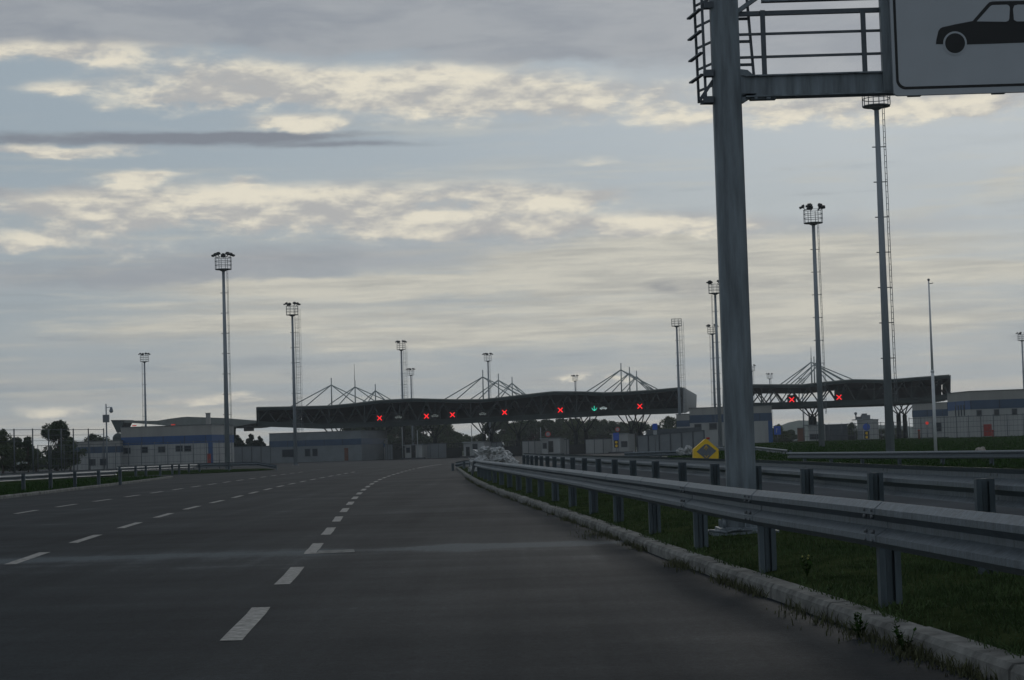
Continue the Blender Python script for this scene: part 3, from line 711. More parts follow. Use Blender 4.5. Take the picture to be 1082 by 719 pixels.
    for (cx, w, zc) in cols:
        p = CP(cx, 480, w); bz = CP(cx, lerp(bot, cx)).z + w / depth
        b = MB(); b.tube((p.x, p.y, 0), (p.x, p.y, zc), .38, .34, 10); b.box((p.x, p.y, .25), (1.1, 1.1, .5)); b.build('column', 'canopy', T)
        b = MB()
        for du in (-2.2, -.9, .9, 2.2):
            for dw in (0.01,): b.tube((p.x, p.y, zc - .1), Vector((p.x, p.y, bz + .1)) + Ud*du + Wd*dw, .10, n=6)
        b.build('column_branches', 'canopy', T)
    return T
TOPM = [(272.6,430.6),(310,430),(349.5,429),(375,426.5),(402,423.3),(437,421.4),(480,422.5),(510.6,422.4),(545,418.5),(584.7,414),(615,414.2),(640,415.2),(660.5,414.4),(690,412.4),(721,409.6)]
BOTM = [(272.6,450.8),(341,453.4),(400,451.5),(480,448.3),(560,444),(640,439.6),(721,437)]
canopy('long wavy main toll canopy on steel trusses with three groups of stay cables', 272.6, 721, TOPM, BOTM,
  [(350,407,399.5,3,(304,321,376,389)), (375,409,402,14,(337,352,402,418)), (396.5,413,406,25,(371,382,416,428)),
   (510,398.5,391,3,(467,480,541,552)), (526.5,402,395,14,(488,499,553,563)), (541,405,398.5,25,(510,520,560,566)),
   (656,391,384,3,(617,625,690,697)), (665,394.5,388,14,(630,640,690,698)), (672.5,398,392,24,(645,655,694,700))],
  [(356,6,3.2),(366,19,3.2),(399,6,3.2),(405,19,3.2),(460,6,3.2),(512,6,3.4),(520,19,3.4),(548,8,3.2),(609,6,3.4),(620,19,3.4),(668,6,3.4),(677,19,3.4)])
# antenna on the second mast
TOPR = [(760,407.5),(795,406.7),(848,406.7),(870,404.2),(890,402.2),(903,401.4),(935,401.8),(970,399),(1003,396.5)]
BOTR = [(760,432),(817,431),(870,429.6),(935,427.5),(977,425.5),(1003,422)]
canopy('right-hand toll canopy beyond the tall masts, sky showing through its truss', 765, 1003, TOPR, BOTR,
  [(857,383,378,3,(822,828,893,903)), (860,385.5,377,12,(829,835,886,896)), (862.5,388,380,21,(834,840,878,888))],
  [(800,8,3.6),(858,6,4.6),(862,19,4.6),(951,6,4.6),(957.5,19,4.6)], seethru=(780, 880), dz=-.3, endpanel=True, rise=.1, strip=.5)
# far left canopy
def far_canopy():
    D = 400; T = thing('far_canopy', (P(200,480,D).x, D, 0), 'pale thin winged canopy roof behind the blue-banded building on the left', 'canopy')
    top = [(128,444.3),(165,445),(180,442.5),(196,440.5),(235,441.8),(274,444.8)]; und = [(128,446.4),(165,449),(196,452),(230,452),(246,451.5),(274,446.6)]
    xs = np.linspace(128, 274, 24); b = MB()
    rows = []
    for x in xs:
        a = P(x, lerp(top, x), D); c = P(x, lerp(und, x), D); rows.append([a, a + Vector((3,28,-.6)), c + Vector((3,28,0)), c])
    b.loft(rows, True); b.face(rows[0]); b.face(rows[-1]); b.build('roof', 'canopyrim', T)
    b = MB(); b.prism([P(117,444,D), P(132,444,D), P(125.5,457.5,D), P(123.5,457.5,D)], (1,4,0)); b.build('end_bracket', 'truss', T)
    b = MB()
    for px in (248.5, 200, 150, 124.5): 
        p = P(px, 452, D + 6); b.tube((p.x, p.y, 0), (p.x, p.y, p.z + .3), .13, n=8)
    b.build('columns', 'truss', T)
    for px, y in ((142, 450), (183, 449)):
        b = MB(); b.box(P(px, y, D - 1), (.8, .3, .22)); b.build('red_beacon', 'redlamp', T)
    p = P(220, 443, D - 20); b = MB(); b.box((p.x, p.y, p.z), (.8, .8, 2.2)); b.box((p.x, p.y, p.z + 1.15), (1, 1, .12)); b.build('vent_stack', 'beige', T)
    b = MB(); p = P(263, 453.5, D + 5); b.box(p, (2.1, .3, .9)); b.bar(p + Vector((-.7,0,.4)), p + Vector((-.7,0,1.4)), .08); b.bar(p + Vector((.7,0,.4)), p + Vector((.7,0,1.3)), .08); b.build('hanging_panel', 'dark', T)
far_canopy()
T = thing('antenna', (CP(374.5, 402, 14).x, CP(374.5, 402, 14).y, CP(374.5, 402, 14).z), 'thin whip antenna on top of the second stay mast of the main canopy', 'antenna')
b = MB(); b.tube(CP(374.5, 402, 14), CP(374.3, 385, 14), .05, .03, 6); b.build('rod', 'thin', T)
T = thing('antenna', tuple(CP(857, 378, 3)), 'thin whip antenna on top of the right canopy stay masts', 'antenna')
b = MB(); b.tube(CP(857, 378, 3), CP(856.8, 367, 3), .05, .03, 6); b.build('rod', 'thin', T)

# ------------------------------------------------------------------ lane signals
def signal(px, py, kind, label, hang=True):
    c = CP(px, py, -.9); T = thing('lane_signal', tuple(c - Vector((0,0,.8))), label, 'lane signal', 'lit lane signals along the toll canopies')
    b = MB(); b.box(c + Wd*.12, (1.3, .2, 1.25), (Ud, Wd, Vector((0,0,1)))); b.box(c + Vector((0,0,.66)) - Wd*.06, (1.35, .5, .05), (Ud, Wd, Vector((0,0,1))))
    for s in (-.5, .5): b.bar(c + Ud*s + Wd*.15 + Vector((0,0,.7)), c + Ud*s + Wd*.8 + Vector((0,0,1.1)), .07)
    b.build('housing', 'dark', T)
    b = MB()
    k_ = 1.0 if kind == 'x' else .72
    def dot(u, z, r=.065): b.ball(c + Ud*u*k_ + Vector((0,0,z*k_)), r*k_, n=6, mseg=4)
    if kind == 'x':
        for k in range(-4, 5):
            t = k * .08
            for s in (-1, 1):
                dot(t, s*t, .062); dot(t + .07, s*t, .05) if k % 2 else None
        b.build('lit_cross', 'redled', T)
    else:
        for k in range(8): dot(0, .5 - k*.13, .075)
        for k in range(1, 5): dot(k*.13, -.42 + k*.13, .075); dot(-k*.13, -.42 + k*.13, .075); dot(k*.1, -.42+k*.05, .06); dot(-k*.1, -.42+k*.05, .06)
        b.build('lit_arrow', 'greenled', T)
for i, (px, py, lb) in enumerate([(401,442,'leftmost red cross lane signal on the main canopy'), (450.5,440,'second red cross from the left, close to a third on the main canopy'), (478,438.5,'third red cross from the left on the main canopy'),
    (533,436,'red cross signal under the middle stay cable group'), (592,433.5,'red cross signal just left of the green arrow'), (676,429.5,'red cross at the right end of the main canopy'),
    (836.5,422.5,'left red cross on the right-hand canopy'), (886.5,420,'right red cross on the right-hand canopy')]):
    signal(px, py, 'x', lb)
signal(628, 432, 'a', 'green down arrow signal, the only green one on the canopy')
def car_icon(px, py, matn, label):
    c = CP(px, py, -.85); T = thing('vehicle_signal', tuple(c), label, 'lane signal')
    b = MB(); b.box(c + Wd*.1, (1.7, .16, .8), (Ud, Wd, Vector((0,0,1)))); b.build('housing', 'dark', T)
    b = MB()
    for u, z in [(-.6,-.1),(-.45,-.1),(-.3,-.1),(-.15,-.1),(0,-.1),(.15,-.1),(.3,-.1),(.45,-.1),(.6,-.1),(-.6,.02),(-.45,.02),(-.15,.02),(.15,.02),(.45,.02),(.6,.02),(-.3,.15),(-.15,.2),(0,.2),(.15,.2),(.3,.12),(-.4,-.22),(.4,-.22)]:
        b.ball(c + Ud*u*.8 + Vector((0,0,z*.8)), .05, n=6, mseg=4)
    b.build('lit_car', matn, T)
car_icon(637.5, 431.5, 'whiteled', 'white lit car symbol beside the green arrow')
car_icon(459.5, 439.5, 'dimled', 'faint unlit vehicle symbol right of the second red cross')
car_icon(421, 441, 'dimled', 'faint unlit vehicle symbol right of the leftmost red cross')
car_icon(510, 437.5, 'dimled', 'faint unlit vehicle symbol between the third and fourth red crosses')

# ------------------------------------------------------------------ buildings
def building(name, label, A, B, depth, z0, ztop, band=None, windows=(), doors=(), wallm='white', cat='building', topm='beige', bandm='bluegrey', seams=True, corner=None):
    """A, B = (px, D) of the two front corners"""
    a = Vector((P(A[0], 480, A[1]).x, A[1], 0)); c = Vector((P(B[0], 480, B[1]).x, B[1], 0)); U = (c - a).normalized(); N_ = Vector((-U.y, U.x, 0)); Z = Vector((0,0,1)); L = (c - a).length
    if N_.y < 0: N_ = -N_
    mid = (a + c) / 2; T = thing(name, (mid.x, mid.y, z0), label, cat)
    def bx(b, u0, u1, w0, w1, za, zb): b.box(a + U*(u0+u1)/2 + N_*(w0+w1)/2 + Z*(za+zb)/2, (u1-u0, w1-w0, zb-za), (U, N_, Z))
    lo = band[0] if band else ztop
    b = MB(); bx(b, 0, L, 0, depth, z0 - .5, lo)
    if seams:
        k = 2.4
        while k < L: bx(b, k-.02, k+.02, -.012, .01, z0, lo - .01); k += 2.4
    b.build('wall', wallm, T)
    if band:
        b = MB(); bx(b, -.03, L+.03, -.03, depth+.03, band[0], band[1]); b.build('blue_band', bandm, T)
        b = MB(); k = 0
        while k < L: bx(b, k-.035, k+.035, -.05, -.02, band[0]+.02, band[1]-.02); k += max(3, L/5)
        b.build('band_joints', 'dark', T)
        b = MB(); bx(b, -.01, L+.01, -.01, depth+.01, band[1], ztop); b.build('parapet', topm, T)
    b = MB()
    for (u0, u1, w0, w1) in ((-.08, L+.08, -.08, .12), (-.08, L+.08, depth-.12, depth+.08), (-.08, .12, .12, depth-.12), (L-.12, L+.08, .12, depth-.12)): bx(b, u0, u1, w0, w1, ztop, ztop + .07)
    b.build('coping', 'thin', T)
    if corner: b = MB(); bx(b, L-.5, L+.04, -.045, .4, z0, band[0] - .005); b.build('corner_panel', 'blue', T)
    def uof(px):
        d = ray(px, 480); # intersect with the front plane
        t = (a - Vector((0,0,CH))).dot(N_) / Vector((d.x, d.y, 0)).dot(N_) if True else 0
        t = (Vector((a.x, a.y, 0))).dot(N_) / Vector((d.x, d.y, 0)).dot(N_); return (Vector((d.x*t, d.y*t, 0)) - a).dot(U)
    for (px, w, za, zb) in windows:
        u = uof(px); f = MB(); bx(f, u-w/2-.07, u+w/2+.07, -.05, .02, za-.07, zb+.07); fo = f.build('window', 'thin', T)
        g = MB(); bx(g, u-w/2, u+w/2, -.06, -.04, za, zb); g.build('pane', 'glass', fo)
    for (px, w, za, zb, mm) in doors:
        u = uof(px); f = MB(); bx(f, u-w/2, u+w/2, -.05, .02, za, zb); fo = f.build('door', mm, T)
        g = MB(); bx(g, u+w/2-.2, u+w/2-.1, -.09, -.05, (za+zb)/2, (za+zb)/2+.12); g.build('handle', 'thin', fo)
    return T
zat = lambda px, py, D: P(px, py, D).z
# left, big blue-banded
building('service_building', 'pale blue-banded building on the left with a row of small windows and orange door', (128,264), (224,262), 10, 0, zat(224,449,262), (zat(224,468,262), zat(224,459.5,262)),
   [(134.5,.9,zat(134,479.5,271),zat(134,474,271)), (152.7,.9,zat(152,478.5,270),zat(152,473,270)), (171,.9,zat(171,478,267),zat(171,472.5,267)), (189.5,.9,zat(189,477,265),zat(189,471.5,265)), (198.5,.9,zat(198,477,264),zat(198,471.5,264))],
   [(221.0,.5,.05,1.7,'red')], bandm='blue', corner=True)
building('service_building', 'low blue-banded wing left of the larger pale building', (76,262), (127,262), 9, 0, zat(100,466.8,262), (zat(100,479,262), zat(100,472.3,262)), [(97.5,.8,.6,1.4),(109,.8,.6,1.4)])
T = thing('round_tank', (P(125.5, 480, 275).x, 275, 0), 'dark round-topped tank between the low wing and the larger building', 'tank')
b = MB(); x = P(125.5, 480, 275).x; b.tube((x,275,0),(x,275,zat(125,464,275)),.85,n=16); b.ball((x,275,zat(125,464,275)),.85,n=16,mseg=10); b.build('shell','truss',T)
building('office_building', 'low grey building under the left end of the main canopy', (285,300), (382,296), 12, 0, zat(330,456.9,296), (zat(330,471.5,296), zat(330,465,296)),
   [(301,.8,.9,2.0),(305,.8,.9,2.0),(310,.8,.9,2.0),(325,.8,.9,2.0),(333,.8,.9,2.0)], [(366,.6,.05,2.0,'brown')], wallm='panelfence', topm='panelfence', bandm='bluegrey')
building('pale_kiosk', 'small white kiosk with bright blue stripe under the main canopy', (381,306), (407,306), 6, 0, zat(394,466,306), (zat(394,473,306), zat(394,469.3,306)), [(388,1.2,.7,1.9)], bandm='blue', cat='kiosk')
# toll booths
def booth(label, x0, x1, ytop, D, wins, door=None, extra=False, name='toll_booth'):
    z = zat((x0+x1)/2, ytop, D)
    T = building(name, label, (x0, D), (x1, D-1), 3.2, 0, z - .12, None, wins, [door] if door else [], cat='toll booth', seams=False)
    a, c = P(x0, 480, D), P(x1, 480, D)
    b = MB(); b.box(((a.x+c.x)/2, D + 1.4, z - .06), (c.x - a.x + .4, 3.7, .12)); b.build('roof_slab', 'cladding', T)
    b = MB(); b.box(((a.x+c.x)/2, D - .4, .08), (c.x - a.x + 1.0, 7.5, .2)); b.build('island', 'apron', T)
    return T
booth('white toll booth left of the dark gate, below the second red cross', 428, 446, 470, 302, [(431.5,.6,1.0,1.7)], (437,.7,.1,2.1,'dark'))
booth('white toll booth just behind the white sacks, left of centre', 490, 512, 467, 298, [(502,.8,.9,2.0)], (494.5,.6,.2,1.6,'dark'))
booth('white toll booth with round sign above, below the fifth red cross', 572.5, 592, 463, 298, [(575.8,.6,1.0,1.8)], (582.3,.8,.4,2.1,'dark'))
booth('white toll booth under the green arrow with blue and yellow signs', 647, 664, 458.2, 296, [(660,.9,.9,1.7)])
booth('toll booth with dark triple window at the foot of the tall mast', 855, 870.5, 449, 285, [(858.5,.5,1.2,1.9),(861.5,.5,1.2,1.9),(864.5,.5,1.2,1.9)])
T = booth('taller toll booth with rooftop equipment, right of the tall mast', 907, 922, 443, 278, [], (910,.8,.5,2.2,'panelfence'))
x = P(914, 480, 278).x
b = MB(); zr = zat(914.5, 443, 278) - .02; b.box((x+.45, 279, zr+.3), (1.2, 1, .6)); b.box((x+.3, 279, zr+.7), (.7, .6, .25)); b.box((x-.5, 279.5, zr+.2), (.7, .8, .4)); b.tube((x-.95,278.6,zr-.1),(x-1.0,278.6,zr+.8),.1,n=8); b.ball((x-1.0,278.6,zr+.85),.22); b.build('roof_equipment', 'panelfence', T)
# walls and gates between the booths
def wall_seg(label, x0, x1, y1, D, mt='panelfence', name='barrier_wall', cat='wall', rib=True, z0=0, D2=None, y2=None):
    D2 = D2 or D; a = P(x0, 480, D); c = P(x1, 480, D2); a.z = c.z = 0; U = (c-a).normalized(); N_ = Vector((-U.y, U.x, 0)); Z = Vector((0,0,1))
    za = zat(x0, y1, D); zb_ = zat(x1, y2 if y2 else y1 - .03*(x1-x0), D2)
    T = thing(name, ((a.x+c.x)/2, (a.y+c.y)/2, z0), label, cat)
    b = MB(); b.prism([a + Z*(z0-.3), c + Z*(z0-.3), c + Z*zb_, a + Z*za], N_*.15); b.build('panels', mt, T)
    if rib:
        b = MB(); L = (c-a).length; n = max(3, int(L/1.3))
        for k in range(n+1):
            p = a + U*L*k/n; b.box(p + Z*(z0 + (za + (zb_-za)*k/n))/2 - N_*.05, (.09, .09, za + (zb_-za)*k/n - z0 + .1), (U, N_, Z))
        b.bar(a + Z*za, c + Z*zb_, .1); b.build('ribs', 'fence', T)
    return T
def gate(label, x0, x1, y1, D):
    a = P(x0, 480, D); c = P(x1, 480, D); z = zat(x0, y1, D); T = thing('lane_gate', ((a.x+c.x)/2, D, 0), label, 'gate', 'dark gates between the toll booths')
    b = MB(); b.box(((a.x+c.x)/2, D+.3, .75), (c.x-a.x, .08, 1.5)); b.build('lower_panel', 'dark', T)
    b = MB(); n = max(4, int((c.x-a.x)/.35))
    for k in range(n+1): b.box((a.x + (c.x-a.x)*k/n, D+.3, z/2), (.07, .06, z))
    b.bar((a.x, D+.3, z), (c.x, D+.3, z), .09); b.build('bars', 'dark', T)
wall_seg('pale panel wall left of the first dark gate', 407, 415, 470, 303); gate('dark gate left of the white toll booth', 415, 428, 470, 303)
wall_seg('long grey panel wall between the booth and dark gate on the left', 446, 472, 469.5, 303); gate('dark gate just left of the booth behind the sacks', 472, 488, 469, 302)
wall_seg('pale wall section right of the booth behind the sacks', 513, 531, 468, 301); gate('dark gate behind the white sacks', 531, 552, 467, 301)
wall_seg('pale panel wall left of the booth with the round sign', 552, 572, 466.5, 300, 'white')
wall_seg('narrow pale kiosk wall right of the booth with the round sign', 593.5, 601.5, 464.5, 299, 'white'); gate('dark gate right of the booth with the round sign', 602, 618, 465.5, 299)
wall_seg('white wall left of the booth with blue and yellow signs', 619, 647, 464.5, 298, 'white')
wall_seg('low grey fence behind the tall mast at the right', 871, 896, 449.5, 285, 'fence', z0=0); gate('dark gate left of the booth with rooftop equipment', 896, 906, 448, 285)
wall_seg('grey ribbed panel fence between the canopy and the pale building on the right', 674, 745, 461, 205, 'panelfence', 'panel_fence', 'fence', True, .3, 200, 455)
wall_seg('grey ribbed panel wall left of the office under the canopy', 246, 286, 472.5, 285, 'panelfence', 'panel_fence', 'fence', True, 0, 285, 471.5)
wall_seg('raised steel walkway edge behind the ribbed panel fence', 684, 742, 454.5, 235, 'fence', 'walkway_edge', 'barrier', False, 0, 235, 451.5)
# right buildings
building('service_building', 'pale blue-banded building partly hidden by the gantry post', (730,251), (817,250), 8, .3, zat(800,429.7,252), (zat(800,445.3,252), zat(800,437,252)),
   [(738.5,.8,zat(738,455,257),zat(738,449,257)), (754.5,.9,zat(754,454,256),zat(754,448,256))], bandm='bluegrey', corner=True)
building('service_building', 'low annex between the main canopy end and the pale building', (716,266), (731,265), 10, .3, zat(722,438,265), (zat(722,451,265), zat(722,444.5,265)), bandm='bluegrey', cat='building')
building('service_building', 'large pale blue-banded building at the right edge behind the fence', (1028,208), (1105,206), 22, .8, zat(1055,412.8,207), (zat(1055,431.8,207), zat(1055,422.3,207)),
   [(1036.5,.45,zat(1036,439.5,208),zat(1036,434,208)), (1055,.45,zat(1055,439,208),zat(1055,433.2,208)), (1074,.45,zat(1074,438,207),zat(1074,432.5,207))], [(1044.7,.85,1.0,2.25,'red')])
T = building('service_building', 'angled blue-banded wing left of the large pale building', (1003.5,216), (1027.8,208.2), 10, .8, zat(1028,413.8,208), (zat(1028,432.6,208), zat(1028,423.2,208)), [(1012,.2,3.3,4.4),(1015,.2,3.3,4.4),(1018,.2,3.3,4.4),(1021,.2,3.3,4.4)], bandm='blue')
building('service_building', 'lower rear building half hidden behind the white pole', (966,268), (1003.5,262), 12, .5, zat(1003,425.5,262), (zat(1003,439.6,262), zat(1003,432.3,262)), [(992,1.4,1.8,2.9)], topm='beige')
# fences
def mesh_fence(label, pts, ztop, zbase, npost, wires=5, barb=False, name='wire_fence', mesh=True):
    P3 = [Vector((P(px, 480, D).x, D, 0)) for px, D in pts]
    seg = [0]
    for a, c in zip(P3, P3[1:]): seg.append(seg[-1] + (c-a).length)
    at = lambda s: Vector((np.interp(s, seg, [p.x for p in P3]), np.interp(s, seg, [p.y for p in P3]), 0))
    T = thing(name, tuple(P3[0] + Vector((0,0,zbase))), label, 'fence')
    for k in range(npost):
        p = at(seg[-1]*k/(npost-1)); b = MB(); b.tube(p + Vector((0,0,zbase-.4)), p + Vector((0,0,ztop+.1)), .035 if not barb else .06, n=8); b.build('post', 'fence', T)
    b = MB(); n = npost*2
    for w in range(wires):
        z = ztop - (ztop-zbase-.2)*w/(wires-1) if not barb else ztop - w*.5
        for k in range(n): b.bar(at(seg[-1]*k/n) + Vector((0,0,z)), at(seg[-1]*(k+1)/n) + Vector((0,0,z)), .03 if w else .05)
    if mesh:
        m_ = int(seg[-1]/.42)
        for k in range(m_): p = at(seg[-1]*k/m_); b.bar(p + Vector((0,0,zbase)), p + Vector((0,0,ztop)), .016)
    b.build('wire_mesh', 'fence', T); return T
mesh_fence('wire mesh fence in front of the large pale building on the right', [(962,200),(1000,196),(1060,190),(1100,188)], zat(1000,441,196), .75, 11)
mesh_fence('tall dark post and wire fence before the trees at the far left', [(-40,170),(9,172),(28,174),(46,176),(80,182),(110,186)], zat(9,454.5,172), 0, 9, 3, True, mesh=False)
mesh_fence('low mesh fence in front of the blue-banded building on the left', [(40,195),(128,200),(245,205)], zat(128,467.5,200)*.95, 0, 16)
mesh_fence('thin mesh fence along the grass behind the tall masts', [(850,220),(960,214)], zat(900,448,217), .7, 9, 4)

# CCTV pole
D = 190; x = P(113, 480, D).x; T = thing('camera_pole', (x, D, 0), 'surveillance camera pole with box and dome camera, left of the blue-banded building', 'camera pole')
b = MB(); b.tube((x,D,0),(x,D,zat(112,427,D)),.09,.06,10); b.build('pole','mast',T)
b = MB(); b.box((x, D-.1, zat(113,442.5,D)), (.58,.4,.75)); b.build('cabinet','panelfence',T)
b = MB(); z = zat(113,431,D); b.bar((x,D,z),(x+.42,D,z+.05),.06); b.ball((x+.5,D,z-.33),.2,n=10,mseg=8); b.tube((x+.5,D,z+.06),(x+.5,D,z-.25),.1,.17,10); b.build('dome_camera','mast',T)

# small signs
def pole_sign(label, px, py, D, shape, matn, r, z0=0, deco=None, polepx=None, cat='road sign'):
    c = P(px, py, D); T = thing('road_sign', (c.x, D, z0), label, cat)
    b = MB(); b.tube((c.x, D+.08, z0-.2), (c.x, D+.08, c.z + r), .045, n=6); b.build('pole', 'thin', T)
    b = MB()
    if shape == 'round': b.tube((c.x, D, c.z), (c.x, D-.04, c.z), r, n=20)
    else: b.box(c, (r*1.6, .04, r*2))
    b.build('plate', matn, T)
    if deco == 'ring': b = MB(); b.tube((c.x, D-.05, c.z), (c.x, D-.055, c.z), r*.72, n=20); b.build('face', 'cladding', T)
    if deco == 'P':
        b = MB(); b.box((c.x-r*.25, D-.03, c.z), (r*.2, .02, r*1.1))
        for a, e in (((0,.5),(.35,.5)),((0,.1),(.35,.1)),((.35,.1),(.35,.5))): b.bar((c.x+(a[0]-.25)*r, D-.03, c.z+a[1]*r), (c.x+(e[0]-.25)*r, D-.03, c.z+e[1]*r), r*.17, .02)
        b.build('letter', 'cladding', T)
    if deco == 'lower': b = MB(); b.box((c.x, D, c.z - r - .28), (r*1.2, .04, .42)); b.build('plate', 'cladding', T)
    if deco == 'yb':
        b = MB(); b.box((c.x, D-.01, c.z-1.1), (.7, .04, 1.1)); b.build('plate', 'dark', T)
        b = MB(); b.tube((c.x, D-.04, c.z-.85), (c.x, D-.06, c.z-.85), .2, n=12); b.tube((c.x, D-.04, c.z-1.4), (c.x, D-.06, c.z-1.4), .2, n=12); b.build('symbols', 'yellow', T)
    return T
pole_sign('round white sign with red rim above the booth with dark doorway', 579, 459, 294, 'round', 'signred', .42, 0, 'ring')
pole_sign('small round sign above the blue sign, under the green arrow', 652.5, 454, 292, 'round', 'signred', .36, 0, 'ring')
pole_sign('blue sign over yellow-and-black plate on the booth under the green arrow', 651, 461.5, 291.5, 'box', 'signblue', .55, 0, 'yb')
pole_sign('blue rectangular sign with white plate below, behind the short guardrail', 692, 451, 190, 'box', 'signblue', .3, .3, 'lower')
pole_sign('blue parking sign right of the pale building corner', 821.5, 455, 235, 'box', 'signblue', .5, .6, 'P')
pole_sign('round blue sign with yellow-and-black plate at the booth with rooftop equipment', 915.5, 451.5, 272, 'round', 'signblue', .5, 0, 'yb')
pole_sign('small round red light beside the columns at the right canopy', 979.5, 447.3, 192, 'round', 'redlamp', .16, .8)
T = thing('brown_cabinet', (P(847,480,280).x, 280, 0), 'reddish-brown cabinet left of the booth with the triple window', 'cabinet')
b = MB(); x = P(847,480,280).x; b.box((x,280,1.4),(.9,.8,2.8)); b.build('body','brown',T); b = MB(); b.box((x,280,2.85),(1.0,.9,.1)); b.build('lid','thin',T)
for px, D, z0, h, lb in ((972,195,.85,.9,'reddish-brown marker post on the grass left of the white pole'),(1050,185,.85,.62,'small red-capped post before the large pale building')):
    x = P(px,480,D).x; T = thing('hydrant_post', (x,D,z0), lb, 'post'); b = MB(); b.tube((x,D,z0-.1),(x,D,z0+h),.12 if h > .8 else .06,n=10); b.build('body','red' if h < .8 else 'brown',T); b = MB(); b.tube((x,D,z0+h),(x,D,z0+h+.12),.15 if h > .8 else .13,.1,10); b.build('cap','red',T)
# thin lamp posts under the canopy
for i, (px, ytop, D, lb) in enumerate([(499,449,290,'thin pole left of the booth behind the sacks'),(572,452,292,'thin white pole beside the booth with the round sign'),(425.5,452,290,'thin light pole left of the first toll booth'),(441.5,455,290,'thin light pole right of the first toll booth'),(850.5,431,280,'thin dark pole left of the tall right mast, under the canopy')]):
    x = P(px,480,D).x; T = thing('thin_pole',(x,D,0),lb,'pole'); b = MB(); b.tube((x,D,0),(x,D,zat(px,ytop,D)),.07,.05,8); b.build('shaft','cladding' if i < 4 else 'fence',T)
    b = MB(); b.box((x,D,.1),(.4,.4,.25)); b.build('foot','apron',T)

# ------------------------------------------------------------------ yellow marker
D = 93; c = P(746, 487, D); T = thing('gore_marker', (c.x, D, 0), 'yellow house-shaped traffic marker with grey diamond and arrows', 'traffic marker')
def yp(px, py, dy=0): p = P(px, py, D); return (p.x, D + dy, p.z)
b = MB(); b.prism([yp(732.7,493), yp(759.3,493), yp(759.3,475), yp(747,464.2), yp(745,464.2), yp(732.7,475)], (0,.5,0)); b.build('panel', 'yellow', T)
b = MB(); b.prism([yp(736,477.5,-.01), yp(745,484.8,-.01), yp(748.5,484.5,-.01), yp(757,476.6,-.01), yp(748,469.6,-.01), yp(744.5,469.8,-.01)], (0,.006,0)); b.build('diamond', 'symgrey', T)
b = MB()
for (a, e) in (((744,474.5),(746,471)),((746,471),(748,474)),((746,471),(746,476)),((744.5,481.5),(746.5,484)),((748.5,481),(746.5,484))): b.bar(Vector(yp(*a,-.02)), Vector(yp(*e,-.02)), .05, .02)
b.build('arrows', 'yellow', T)
b = MB(); b.tube(yp(748.5,464.6,.2), yp(748.5,462.3,.2), .09, n=8); b.build('lamp', 'red', T)

# sacks
def sack_mesh(seed):
    random.seed(seed); b = MB(); n, ms = 14, 9; rows = []
    ph = [random.uniform(0, 6.28) for _ in range(6)]
    for a in range(ms + 1):
        th = math.pi * a / ms; row = []
        for k in range(n):
            f = 2*math.pi*k/n; r = 1 + .2*math.sin(3*f+ph[0]+2*th) + .12*math.sin(5*f+ph[1]-3*th) + .1*math.sin(7*th+ph[2]+f) + random.uniform(-.09,.09)*math.sin(th)
            st = abs(math.sin(th))**.7; ct = math.copysign(abs(math.cos(th))**.8, math.cos(th))
            row.append((.40*r*st*math.cos(f), .28*r*st*math.sin(f), .17 + .17*ct*(1 + .3*math.sin(4*f+ph[3]))))
        rows.append(row)
    b.loft(rows, True, False)
    ear = [(.34,-.03,.16),(.34,.04,.2),(.52,.13,.3),(.58,.0,.24),(.5,-.12,.2)]
    b.prism(ear, (.0,.0,.02))
    return b
sk = [sack_mesh(s).build('white_sack', 'sack') for s in (1, 2, 3, 4)]
random.seed(11); spots = []
for r_, (cnt, z) in enumerate(((12, .1), (11, .3), (10, .55), (8, .82), (4, 1.02))):
    for k in range(cnt):
        u = (k + .5) / cnt; span = [(496,548),(500,545),(499,541),(503,537),(509,530)][r_]
        px = span[0] + (span[1]-span[0])*u + random.uniform(-1.5, 1.5); DD = 99 + random.uniform(-1, 1) + (r_ % 2)*1.2
        spots.append((P(px, 480, DD).x, DD, z + random.uniform(-.06, .06)))
for i, s in enumerate(spots):
    o = sk[i] if i < 4 else sk[i % 4].copy()
    if i >= 4: COL.objects.link(o)
    o.location = s; o.rotation_euler = (random.uniform(-.5,.5), random.uniform(-.6,.6), random.uniform(0,6.28)); k = random.uniform(.6,.95); o.scale = (k,k,k*random.uniform(.9,1.3))
    tag(o, 'white plastic sack in the heap at the far end of the near guardrail', 'sack', 'white sacks heaped at the guardrail end')
for i, (px, D, z, lb, k) in enumerate([(718,112,.62,'white plastic bag resting left of the yellow marker, behind the guardrail',1.0),(725,110,.7,'white plastic bag touching the left shoulder of the yellow marker',1.1)]):
    o = sk[i].copy(); COL.objects.link(o); o.location = (P(px,480,D).x, D, z); o.rotation_euler = (.4,.5,i); o.scale = (k*.6,k*.6,k*1.1); tag(o, lb, 'sack')
    for g in ('group',): 
        if g in o: del o[g]
b = MB()
for k in range(26):
    p = P(1035.5 + random.gauss(0, 3.2), 480, 92 + random.uniform(-.6,.6)); b.ball((p.x, p.y, .38 + abs(random.gauss(0,.10))), random.uniform(.06,.15), n=6, mseg=4, jit=.03)
o = b.build('rubble_heap', 'rubble', origin=(P(1035,480,92).x, 92, .3)); tag(o, 'small heap of pale rubble on the grass behind the far guardrail', 'rubble heap')

